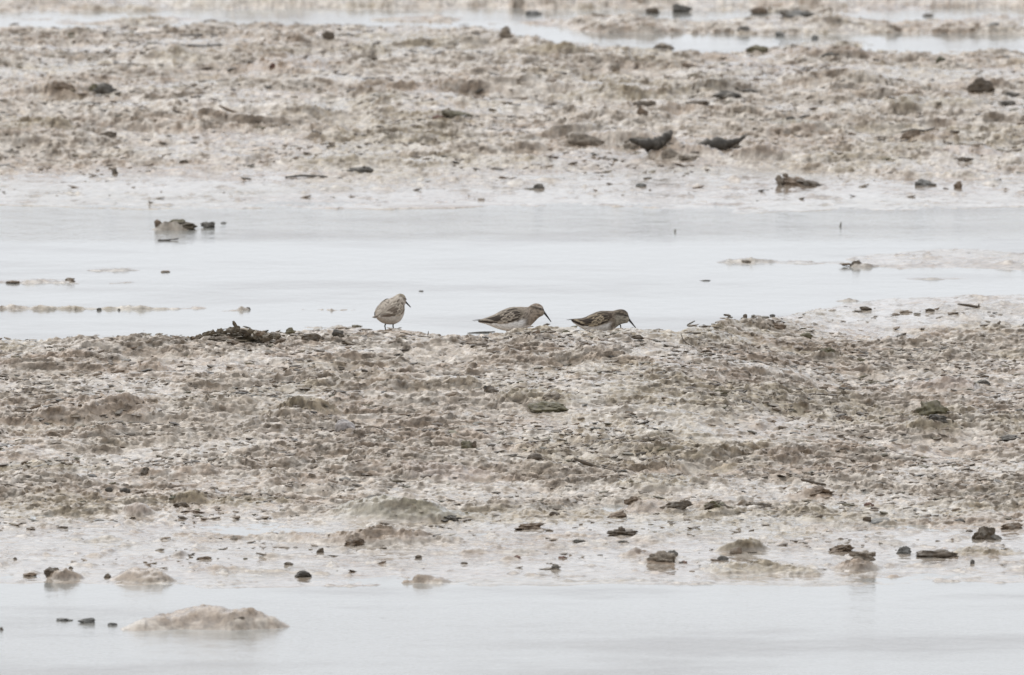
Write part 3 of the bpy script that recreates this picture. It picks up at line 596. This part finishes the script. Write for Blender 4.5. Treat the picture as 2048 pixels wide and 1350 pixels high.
LT('mud_clod', 142, 966, 26, 6, 'br', 'brown sliver right of the dark oval flake', 'clod', .7)
ST('stick', [(0, 974), (15, 971), (35, 978), (60, 981)], 2.6, 'dk', 'dark stick at the left edge of the lower near bank')
ST('stick', [(516, 1096), (545, 1097), (570, 1096), (594, 1098)], 1.8, 'br', 'thin brown straight stick on the wet margin left of centre')
ST('stick', [(512, 1108), (530, 1112), (555, 1117)], 2.4, 'tn', 'tan sloping stick under the thin straight stick')
LT('mud_clod', 640, 1107, 16, 12, 'dk', 'dark brown knob on the wet margin above the square black stone', 'clod', .5)
ST('stick', [(655, 1113), (668, 1113), (680, 1114)], 2, 'dk', 'short dark twig right of the dark brown knob')
LT('mud_clod', 709, 1094, 54, 26, 'br', 'crumbly brown clod pile under the long brown hump', 'clod', .9, rough=.6)
LT('mud_clod', 408, 1120, 34, 8, 'br', 'brown flat clod on the wet margin, lower left', 'clod', .5)
LT('mud_clod', 468, 1080, 16, 10, 'tn', 'small tan clod on the wet margin, lower left', 'clod')
LT('mud_clod', 837, 1117, 16, 8, 'dk', 'small dark clod on the wet margin above the brown shore lump', 'clod')
LT('mud_clod', 928, 1128, 16, 7, 'dk', 'small dark clod right of the brown shore lump', 'clod')
ST('stick', [(750, 1132), (762, 1127), (772, 1124)], 2, 'br', 'short brown twig left of the brown shore lump')
LT('mud_clod', 1060, 1060, 64, 14, 'br', 'twiggy brown clod on the wet margin right of the long hump', 'clod', .8, rough=.6)
LT('mud_clod', 1109, 1034, 22, 12, 'dk', 'small dark knobbed clod above the twiggy brown clod', 'clod', .6)
LT('mud_clod', 905, 1042, 40, 12, 'dg', 'grey speckled clod at the right foot of the green mound', 'clod', .8, rough=.6)
LT('mud_clod', 1345, 1112, 24, 13, 'dg', 'dark knob on top of the brown shore lump right of centre', 'clod')
LT('mud_clod', 1322, 1128, 60, 26, 'tn', 'tan lobed clod making up the brown shore lump right of centre', 'clod', .3, rough=.5)
LT('mud_clod', 1472, 1108, 26, 14, 'br', 'brown clod on the olive shore lump, lower right', 'clod', .4)
LT('mud_clod', 1446, 1122, 24, 12, 'dg', 'grey clod at the left foot of the olive shore lump', 'clod')
LT('mud_clod', 1368, 1127, 18, 7, 'rd', 'small purple red clod right of the tan lobed clod', 'clod')
LT('mud_clod', 1685, 1105, 56, 16, 'br', 'brown ragged clod, left part of the shore lump near the grey stone', 'clod', .7, rough=.5)
LT('mud_clod', 1725, 1122, 56, 20, 'tn', 'tan ragged clod, right part of the shore lump near the grey stone', 'clod', .7, rough=.5)
ST('stick', [(1602, 962), (1615, 964), (1630, 968), (1652, 972)], 3.2, 'dk', 'dark curved stick on the right of the near bank above a flaky clod')
LT('mud_clod', 1630, 996, 80, 22, 'br', 'flaky brown clod below the dark curved stick', 'clod', .9, rough=.6)
LT('stone', 1966, 770, 36, 11, 'dg', 'flat grey black stone on the right of the near bank', 'stone', .3)
LT('mud_clod', 1692, 841, 34, 10, 'br', 'brown flake centre right of the near bank, left of the olive mound', 'clod', .5)
LT('mud_clod', 2020, 882, 50, 12, 'dg', 'dark grey flaked clod at the right edge of the near bank', 'clod', .7)
LT('mud_clod', 480, 1249, 30, 16, 'dk', 'dark pebble like clod on the right side of the front islet', 'clod')
LT('mud_clod', 318, 1249, 14, 7, 'br', 'small brown clod low on the front islet', 'clod')
LT('stone', 128, 1242, 36, 8, 'gy', 'flat grey stone in the front water, leftmost of the row beside the islet', 'stone', .6)
LT('stone', 172, 1246, 38, 15, 'gy', 'humped grey stone in the front water, second of the row beside the islet', 'stone', .7)
LT('stone', 225, 1251, 20, 9, 'gy', 'small grey stone in the front water nearest the islet', 'stone')
LT('stone', 3, 1260, 8, 10, 'dk', 'tiny dark stone at the left edge of the front water', 'stone')
LT('mud_clod', 60, 1153, 30, 12, 'br', 'brown clod on the leftmost shore lump', 'clod', .6)
LT('mud_clod', 105, 1150, 36, 16, 'dk', 'dark ragged clod at the right end of the leftmost shore lump', 'clod', .6)
LT('mud_clod', 215, 1156, 16, 14, 'dk', 'small dark knob at the left foot of the rounded shore lump', 'clod')
LT('mud_clod', 142, 1138, 10, 9, 'dk', 'tiny dark clod between the two shore lumps at left', 'clod')
LT('mud_clod', 30, 1120, 10, 7, 'dk', 'tiny dark clod on pale mud above the leftmost shore lump', 'clod')

# --- many small clods nobody names one by one
protos = []
for k in range(10):
    p, f = lump(500+k, .5, .7, ICO1 if k % 2 else ICO2); p = p*np.array([1, 1, 1]); protos.append((p, f))
def small_mesh(k):
    me = bpy.data.meshes.new('small_clod'); me.from_pydata([tuple(c) for c in protos[k][0]], [], protos[k][1]); me.materials.append(CLOD); return me
SM = [small_mesh(k) for k in range(10)]
def scatter(n, ya, yb, lo, hi, label, group, seed):
    r = np.random.RandomState(seed); done = 0
    while done < n:
        y = r.uniform(ya, yb); x = r.uniform(-1.02, 1.02)*y/30; z = hat(x, y)
        if z < .002: continue
        w = lo+(hi-lo)*r.rand()**2.2; w *= .00095
        o = bpy.data.objects.new('small_clod', SM[r.randint(10)]); COL.objects.link(o)
        o.scale = (w, w*r.uniform(.6, 1.2), w*r.uniform(.14, .32)); o.location = (x, y, z-.002); o.rotation_euler = (r.uniform(-.2, .2), r.uniform(-.35, .35), r.uniform(-.6, .6))
        tn_ = ['dk', 'dk', 'br', 'dg', 'ol', 'br', 'dg', 'tn'][r.randint(8)]; put(o, tn_); done += 1
        fx = x*30/y; zone = 'far left' if fx < -.6 else 'left' if fx < -.2 else 'middle' if fx < .2 else 'right' if fx < .6 else 'far right'
        dp = ('front slope' if (y-ya)/(yb-ya) < .4 else 'middle' if (y-ya)/(yb-ya) < .72 else 'crest')
        tag(o, 'small %s clod in the %s of %s, near its %s' % (dict(dk='dark brown', br='brown', dg='dark grey', ol='olive', tn='tan')[tn_], zone, label, dp) if dp != 'middle' else
            'small %s clod halfway up %s, in the %s of the picture' % (dict(dk='dark brown', br='brown', dg='dark grey', ol='olive', tn='tan')[tn_], label, zone), 'clod', group)
scatter(190, 26.3, 29.3, 10, 26, 'the near bank', 'small clods on the near bank', 1)
scatter(95, 33.6, 37.6, 12, 30, 'the far bank', 'small clods on the far bank', 2)

def crumbs(name, n, ya, yb, lo, hi, seed, dens):
    r = np.random.RandomState(seed); v0, f0 = ICO1[0][:], ICO1[1]; v0, f0 = ico(0); V = []; F = []; Cc = []; k = 0; tries = 0
    f0 = np.array(f0); pal = [TINTS[t] for t in ('dk', 'br', 'dg', 'dk', 'br', 'tn', 'br', 'ol')]
    ry = r.uniform(ya, yb, n*6); rx = r.uniform(-1.1, 1.1, n*6)*ry/30; keep = dens(rx, ry) > r.rand(n*6)
    for x, y in zip(rx[keep], ry[keep]):
        z = hat(x, y)
        if z < .0012: continue
        w = (lo+(hi-lo)*r.rand()**3)*.0005; a = r.normal(0, .5); c, s = math.cos(a), math.sin(a)
        p = v0*(1+r.uniform(-.3, .3, (12, 1)))*np.array([w*1.15, w*r.uniform(.4, 1), w*r.uniform(.10, .34)]); t = r.uniform(-.3, .3); p[:, 2] += p[:, 0]*t
        p = np.c_[p[:, 0]*c-p[:, 1]*s, p[:, 0]*s+p[:, 1]*c, p[:, 2]]+np.array([x, y-.001, z+w*.1])
        V.append(p); F.append(f0+12*k); mxx = r.rand()**1.9*.65; cc = np.array(pal[r.randint(8)])*r.uniform(.4, 1.15)*(1-mxx)+np.array([.33, .275, .215])*mxx; Cc.append(np.tile(cc, (12, 1))); k += 1
        if k >= n: break
    o = mesh_obj(name, np.concatenate(V), [], CRUMB, tris=np.concatenate(F), cols=np.concatenate(Cc), smooth=False); tag(o, kind='stuff'); return o
tag(crumbs('mud_crumbs', 14000, 25.85, 30.4, 3, 22, 5, lambda x, y: (.10+.9*ss(26.3, 27.6, y))*(1-.8*ss(29.5, 29.9, y))*(.12+.88*ss(-.1, .35, fbm(x, y, .3, 3, 400)))), 'loose dark crumbs of mud and shell strewn over the near bank', 'mud crumbs')
tag(crumbs('mud_crumbs', 6000, 33.0, 37.8, 5, 26, 6, lambda x, y: (.12+.88*ss(33.4, 34.3, y))*(.12+.88*ss(-.1, .35, fbm(x, y, .4, 3, 401)))), 'loose dark crumbs of mud strewn over the far bank', 'mud crumbs')

# ------------------------------------------------------------------ the birds
def feather_material(name, streak, rough=.75):
    m, nt, p = new_mat(name); a = N(nt, 'ShaderNodeAttribute', attribute_name='Col')
    tc = N(nt, 'ShaderNodeTexCoord'); mp = N(nt, 'ShaderNodeMapping'); mp.inputs['Scale'].default_value = (.35, 1, 1); nt.links.new(tc.outputs['Object'], mp.inputs[0])
    n = noise(nt, mp.outputs[0], 480, 3, .6); mr = N(nt, 'ShaderNodeMapRange'); nt.links.new(n.outputs[0], mr.inputs[0]); mr.inputs[1].default_value = .35; mr.inputs[2].default_value = .65; mr.inputs[3].default_value = 1-streak; mr.inputs[4].default_value = 1+streak*.6
    vm = N(nt, 'ShaderNodeVectorMath', operation='SCALE'); nt.links.new(a.outputs['Color'], vm.inputs[0]); nt.links.new(mr.outputs[0], vm.inputs['Scale']); nt.links.new(vm.outputs[0], p.inputs['Base Color'])
    p.inputs['Roughness'].default_value = rough; p.inputs['Specular IOR Level'].default_value = .25
    b = N(nt, 'ShaderNodeBump'); b.inputs['Distance'].default_value = .0006; b.inputs['Strength'].default_value = .4; nt.links.new(n.outputs[0], b.inputs['Height']); nt.links.new(b.outputs[0], p.inputs['Normal'])
    return m
PLUM = feather_material('plumage', .3); FEATH = feather_material('wing_feathers', .2)
def flat_mat(name, col, rough):
    m, nt, p = new_mat(name); p.inputs['Base Color'].default_value = (*col, 1); p.inputs['Roughness'].default_value = rough
    tc = N(nt, 'ShaderNodeTexCoord'); n = noise(nt, tc.outputs['Object'], 600, 2); b = N(nt, 'ShaderNodeBump'); b.inputs['Distance'].default_value = .0002; b.inputs['Strength'].default_value = .3
    nt.links.new(n.outputs[0], b.inputs['Height']); nt.links.new(b.outputs[0], p.inputs['Normal']); return m
BILLM = flat_mat('bill_horn', (.018, .016, .015), .4); EYEM = flat_mat('eye', (.006, .005, .005), .08); LEGM = flat_mat('leg_skin', (.045, .042, .03), .5)

def make_bird(label, ref, ydist, stations, bill, eye, legs, pal, yaw=0, tail=None, wing_u=(.05, .70), pivot=0, lift=0):
    """stations: (x, top, bottom, half width) in photo pixels, forward = +x, z measured up from the photo line ref[1]"""
    px, py = ref; x0, _ = at(px, py, .09); s = ydist/FPX
    ang = DEP+math.atan((py-675)/FPX); zr = CAM_H-ydist*math.tan(ang); x0 = (px-1024)*s
    g = hat(x0, ydist); root = bpy.data.objects.new('sandpiper', None); link(root); root.location = (x0, ydist, zr); root.rotation_euler = (0, 0, yaw)
    tag(root, label, 'bird', 'sandpipers on the near bank')
    A = np.array(stations, float); xs = A[:, 0]; xa, xb = xs[0], xs[-1]
    def sm(col):
        xx = np.linspace(xa, xb, 241); v = np.interp(xx, xs, A[:, col]); k = np.hanning(13); k /= k.sum(); e = np.pad(v, 6, mode='reflect', reflect_type='odd'); return xx, np.convolve(e, k, 'valid')
    XX, T = sm(1); _, Bt = sm(2); _, Hw = sm(3)
    def surf(u, th, side, off=0):
        x = xa+(xb-xa)*u; t = np.interp(x, XX, T); b = np.interp(x, XX, Bt); w = np.interp(x, XX, Hw)
        cz = (t+b)/2; hz = (t-b)/2; c = np.cos(th); sn = np.sin(th)
        return np.stack([x+0*th, side*(w+off)*np.abs(sn)**.92*np.sign(sn), cz+(hz+off)*c], -1)
    # body: one continuous surface
    nu, nv = 130, 48; us_ = (1-np.cos(np.linspace(0, math.pi, nu)))/2; th = np.linspace(0, 2*math.pi, nv, endpoint=False)
    co = []; cols = []
    for u in us_:
        e = min(u, 1-u); rr = min(1, math.sqrt(max(e, 0)/.03)) if (1-u) < .03 else min(1, .25+.75*math.sqrt(e/.03)) if u < .03 else 1
        P = surf(np.full(nv, u), th, 1); c = P.mean(0); P = c+(P-c)*np.array([1, rr, rr]); co.append(P)
    co = np.concatenate(co); UU = np.repeat(us_, nv); TH = np.tile(th, nu)
    v = np.cos(TH)      # 1 top, -1 bottom
    X_, Z_ = co[:, 0], co[:, 2]; ex, ez, er = eye
    nz_ = fbm(X_*.4, co[:, 1]*1.3+Z_*1.3, 3.6, 3, 31); nb = fbm(X_, co[:, 1]+Z_, 9., 2, 33)
    back, belly, breast, crown, pale, dark = [np.array(pal[k]) for k in ('back', 'belly', 'breast', 'crown', 'pale', 'dark')]
    hx = pal['headx']; brx = pal['breastx']
    wt = ss(-.25, .12, v+.12*nb)[:, None]; c = belly*(1-wt)+back*wt
    br_ = (ss(brx-14, brx, X_+2*nb)*ss(-1.1, -.5, v))[:, None]; c = c*(1-br_)+breast*br_
    hd = ss(hx-6, hx+3, X_)[:, None]; face = ss(ez-3, ez+3, Z_)[:, None]; hc = pale*(1-face)+crown*face; c = c*(1-hd)+hc*hd
    stp = (np.exp(-((Z_-ez-(X_-ex)*(-.25))/2.2)**2)*hd[:, 0]*ss(.2, .5, np.abs(np.sin(TH))))[:, None]; c = c*(1-stp*.9)+dark*stp*.9
    sup = (np.exp(-((Z_-ez-3.4-(X_-ex)*(-.25))/1.3)**2)*hd[:, 0])[:, None]; c = c*(1-sup*.6)+np.array(pal['sup'])*sup*.6
    strk = np.clip((nz_-.02)*1.7, 0, 1)[:, None]*np.maximum(wt, np.maximum(br_*.8, hd*.6)); c = c*(1-strk*.9)+dark*strk*.9
    q = []
    for i in range(nu-1):
        for k in range(nv): a = i*nv+k; b = i*nv+(k+1) % nv; q.append((a, a+nv, b+nv, b))
    q.append(tuple(range(nv))); q.append(tuple(range((nu-1)*nv, nu*nv))[::-1])
    mesh_obj('body', co*s, q, PLUM, root, cols=np.clip(c, .01, .9))
    # wings with feathers lying on the body
    for side in (1, -1):
        n1, n2 = 34, 14; pts = []; cl = []
        for i in range(n1):
            u = wing_u[0]+(wing_u[1]-wing_u[0])*i/(n1-1); f = i/(n1-1); e_ = min(1, max(0, (f-.68)/.32))**1.6; up = .25+.25*(1-f)+.55*e_; lo_ = 1.45+.38*math.sin(math.pi*min(1, f*1.02)**.8)*.9-.3*e_
            for k in range(n2):
                t = k/(n2-1); thv = up+(lo_-up)*t; edge = min(1, min(t, 1-t)*5, min(f, 1-f)*6)
                pts.append(surf(np.array(u), np.array(thv), side, .2+1.0*edge)); cl.append(np.array(pal['wing'])*(1+.5*float(pn(np.array(i*.35+7.), np.array(k*.9), 91)))*(1-.5*ss(.72, .95, np.array(t))))
        qq = [(i*n2+k, i*n2+k+1, (i+1)*n2+k+1, (i+1)*n2+k) for i in range(n1-1) for k in range(n2-1)]
        if side < 0: qq = [a[::-1] for a in qq]
        wg = mesh_obj('wing', np.array(pts)*s, qq, FEATH, root, cols=np.array(cl))
        r = np.random.RandomState(5+side)
        W0, W1 = wing_u; dU = W1-W0
        rows = []   # u start (front), theta, length in u, half width in px
        for k in range(6): rows.append((W0+dU*(.30+.035*k), 1.62-.05*k+.0*k, dU*(.36-.01*k), 2.0, 0))        # primaries
        for k in range(4): rows.append((W0+dU*(.46+.05*k), .95+.14*k, dU*.42, 3.0, 1))         # tertials
        for k in range(7): rows.append((W0+dU*(.62+.045*k), 1.62-.02*k, dU*.22, 2.6, 1))      # greater coverts
        for k in range(7): rows.append((W0+dU*(.66+.045*k), 1.28-.02*k, dU*.18, 2.6, 1))
        for k in range(6): rows.append((W0+dU*(.70+.045*k), .92, dU*.2, 2.8, 1))
        for k in range(6): rows.append((W0+dU*(.60+.05*k), .55, dU*.24, 2.8, 1))              # scapulars
        for ri, (u0, t0, lu, hw, kind) in enumerate(rows):
            m1, m2 = 7, 5; pts = []; cl = []; t0 = t0+r.uniform(-.05, .05)
            hmed = max(4., float(np.interp(xa+(xb-xa)*(u0-lu*.5), XX, Hw)))
            for i in range(m1):
                f = i/(m1-1); u = u0-lu*f; wpx = hw*(math.sin(math.pi*min(1, .18+f*.72))**.7 if f < .98 else .25)
                for k in range(m2):
                    a = (k/(m2-1)-.5)*2; thv = t0+(.10*f if kind else .04*f)+a*wpx/hmed
                    pts.append(surf(np.array(max(u, .0)), np.array(thv), side, 1.35+.5*f+.35*(1-a*a)+.06*(ri % 5))); e = max(abs(a), f if f > .8 else 0)
                    cc = np.array(pal['fdark']) if e < .6 else np.array(pal['fedge'])
                    if kind == 0: cc = np.array(pal['fdark'])*(1 if e < .9 else 1.8)
                    cl.append(cc*r.uniform(.9, 1.1))
            qq = [(i*m2+k, i*m2+k+1, (i+1)*m2+k+1, (i+1)*m2+k) for i in range(m1-1) for k in range(m2-1)]
            if side > 0: qq = [a[::-1] for a in qq]
            mesh_obj('feather', np.array(pts)*s, qq, FEATH, wg, cols=np.array(cl))
    # tail: narrow fan of blades
    tx, tz, tl, tdz = tail
    tl_o = None
    pts = []; qq = []; cl = []
    for k in range(7):
        off = (k-3)*.9; b = len(pts)
        for i in range(6):
            f = i/5; wv = 1.6*(1-.75*f**3)
            for a in (-1, 1): pts.append((tx-tl*f*(1-.03*abs(k-3)), off*(1+.5*f)+a*wv, tz+tdz*f+.25*k-.05*abs(off))); cl.append(np.array(pal['fdark'])*(.8 if k in (2, 3, 4) else 1.3))
        for i in range(5): qq.append((b+2*i, b+2*i+1, b+2*i+3, b+2*i+2))
    mesh_obj('tail', np.array(pts)*s, qq, FEATH, root, cols=np.array(cl))
    # bill
    bp = [np.array(b) for b in bill]; n = 9; pth = [];
    for i in range(n):
        f = i/(n-1); p = (1-f)**2*bp[0]+2*f*(1-f)*bp[1]+f*f*bp[2]; pth.append((p[0]*s, 0, p[1]*s))
    co, fa = tube(pth, [s*(3.0*(1-.68*(i/(n-1))**.8)) for i in range(n)], 10); mesh_obj('bill', co, fa, BILLM, root)
    # eyes
    for side in (1, -1):
        yw = float(np.interp(ex, XX, Hw)); tt = float(np.interp(ex, XX, T)); bb = float(np.interp(ex, XX, Bt)); cz = (tt+bb)/2; q_ = max(.1, 1-((ez-cz)/((tt-bb)/2))**2)
        v_, f_ = ICO2; mesh_obj('eye', (v_*er+np.array([ex, side*(yw*math.sqrt(q_)-.35*er), ez]))*s, [], EYEM, root, tris=f_)
    # legs
    for side, (hipx, hipz, kx, kz, fx) in zip((1, -1), legs):
        yy = side*6.5; ca, sa = math.cos(yaw), math.sin(yaw)
        wxp = x0+(fx*ca-yy*sa)*s; wyp = ydist+(fx*sa+yy*ca)*s; fz = (hat(wxp, wyp)-zr)/s+.6
        co, fa = tube([(hipx*s, yy*s, hipz*s), ((hipx*.5+kx*.5)*s, yy*s, (hipz*.5+kz*.5)*s), (kx*s, yy*s, kz*s), ((kx+fx)/2*s, yy*s, (kz+fz)/2*s), (fx*s, yy*s, fz*s)], [2.2*s, 1.5*s, 1.35*s, 1.05*s, 1.15*s], 8)
        lg = mesh_obj('leg', co, fa, LEGM, root)
        for da, ln in ((0, 17), (.5, 14), (-.5, 14), (math.pi, 5)):
            co, fa = tube([(fx*s, yy*s, fz*s), ((fx+math.cos(da)*ln*.5)*s, (yy+math.sin(da)*ln*.5)*s, (fz+.6)*s), ((fx+math.cos(da)*ln)*s, (yy+math.sin(da)*ln)*s, (fz-.6)*s)], [.9*s, .8*s, .4*s], 6)
            mesh_obj('toe', co, fa, LEGM, lg)
    return root

PAL2 = dict(back=(.27, .225, .175), belly=(.82, .80, .77), breast=(.27, .225, .18), crown=(.27, .205, .15), pale=(.33, .27, .21), dark=(.055, .043, .033), sup=(.48, .42, .36), wing=(.20, .165, .125),
            fdark=(.05, .038, .028), fedge=(.40, .34, .27), headx=1060-1022, breastx=1056-1022)
def yc(px): return float(np.interp((px-1024)/FPX*29.1, CREST[0], CREST[1]))
st2 = [(956, 639.5, 645, 3.5), (970, 636, 647.5, 7), (980, 632, 651.5, 11), (988, 629, 655, 14.5), (1003, 620.5, 660, 19), (1017, 615.2, 662.5, 21), (1030, 613.3, 662.7, 21.5), (1042, 613, 660.5, 20), (1050, 613.6, 658, 18),
       (1057, 613.2, 654.5, 15.5), (1063, 608.6, 650, 12.5), (1070, 606, 643, 10.8), (1077, 606.5, 635.5, 10.2), (1083, 609.5, 632, 8.6), (1087.5, 615, 630.5, 6), (1090, 620, 629, 3.4)]
make_bird('pale speckled sandpiper in the middle, side on, long dark bill pointing down to the right', (1022, 664), yc(1022)+.07,
          [(a-1022, 664-b, 664-c, d) for a, b, c, d in st2], [(65, 41), (72, 33), (80.5, 20.5)], (58.5, 47.5, 1.9), [(-6, 6, -10, -4, -2), (8, 6, 3, -4, 9)], PAL2, 0, (-58, 24.5, 21, -2.3), (.02, .68))
PAL3 = dict(back=(.125, .095, .068), belly=(.66, .63, .60), breast=(.18, .142, .105), crown=(.115, .09, .068), pale=(.30, .27, .22), dark=(.03, .022, .016), sup=(.26, .22, .15), wing=(.06, .042, .03),
            fdark=(.032, .023, .017), fedge=(.36, .29, .20), headx=1233-1200, breastx=1228-1200)
st3 = [(1143, 637.5, 643, 3.5), (1152, 637, 649, 7), (1164, 636, 657, 11.5), (1172, 633.5, 661, 15), (1182, 628.8, 664, 18), (1192, 624.4, 666, 20.5), (1203, 621.8, 666, 21), (1215, 621.2, 665, 20), (1226, 621.4, 661, 17.5),
       (1233, 619.6, 655, 14), (1240, 618, 649.5, 11.5), (1247, 618.2, 647, 10.4), (1253, 621, 646, 9), (1257.5, 626, 645, 6.5), (1260, 632, 643, 3.5)]
make_bird('dark streaked sandpiper on the right, crouching with bill tip down at the mud', (1200, 664), yc(1200)+.06,
          [(a-1200, 664-b, 664-c, d) for a, b, c, d in st3], [(58, 26), (64, 19), (73, 8)], (51, 34.5, 1.8), [(0, 8, -6, -3, 2), (36, 20, 42, 14, 44)], PAL3, 0, (-49, 25, 19, -.8), (.02, .70))
PAL1 = dict(back=(.40, .345, .28), belly=(.56, .51, .45), breast=(.42, .365, .30), crown=(.26, .22, .15), pale=(.42, .36, .30), dark=(.08, .06, .045), sup=(.44, .38, .31), wing=(.29, .245, .195),
            fdark=(.13, .10, .075), fedge=(.46, .40, .32), headx=25, breastx=20)
st1 = [(-46, 33, 27, 4), (-40, 39, 24.5, 9), (-30, 47, 18.5, 17), (-20, 54, 13.5, 22), (-10, 58.5, 11, 25), (0, 62, 10, 26), (10, 64, 12, 25), (18, 66, 17, 21), (24, 69, 27, 15.5), (30, 70.5, 37, 11.6), (36, 69, 45, 10), (40, 65, 49, 7), (43, 60, 51, 3.5)]
make_bird('plump pale brown sandpiper on the left, seen from behind, bill pointing right', (781, 659), yc(781)-.0,
          st1, [(42, 55), (51, 50), (63, 40.5)], (37, 59, 1.7), [(-8, 14, -12, 8, -6), (0, 14, -2, 8, 2)], PAL1, math.radians(52), (-46, 30, 12, -3), (.06, .72))
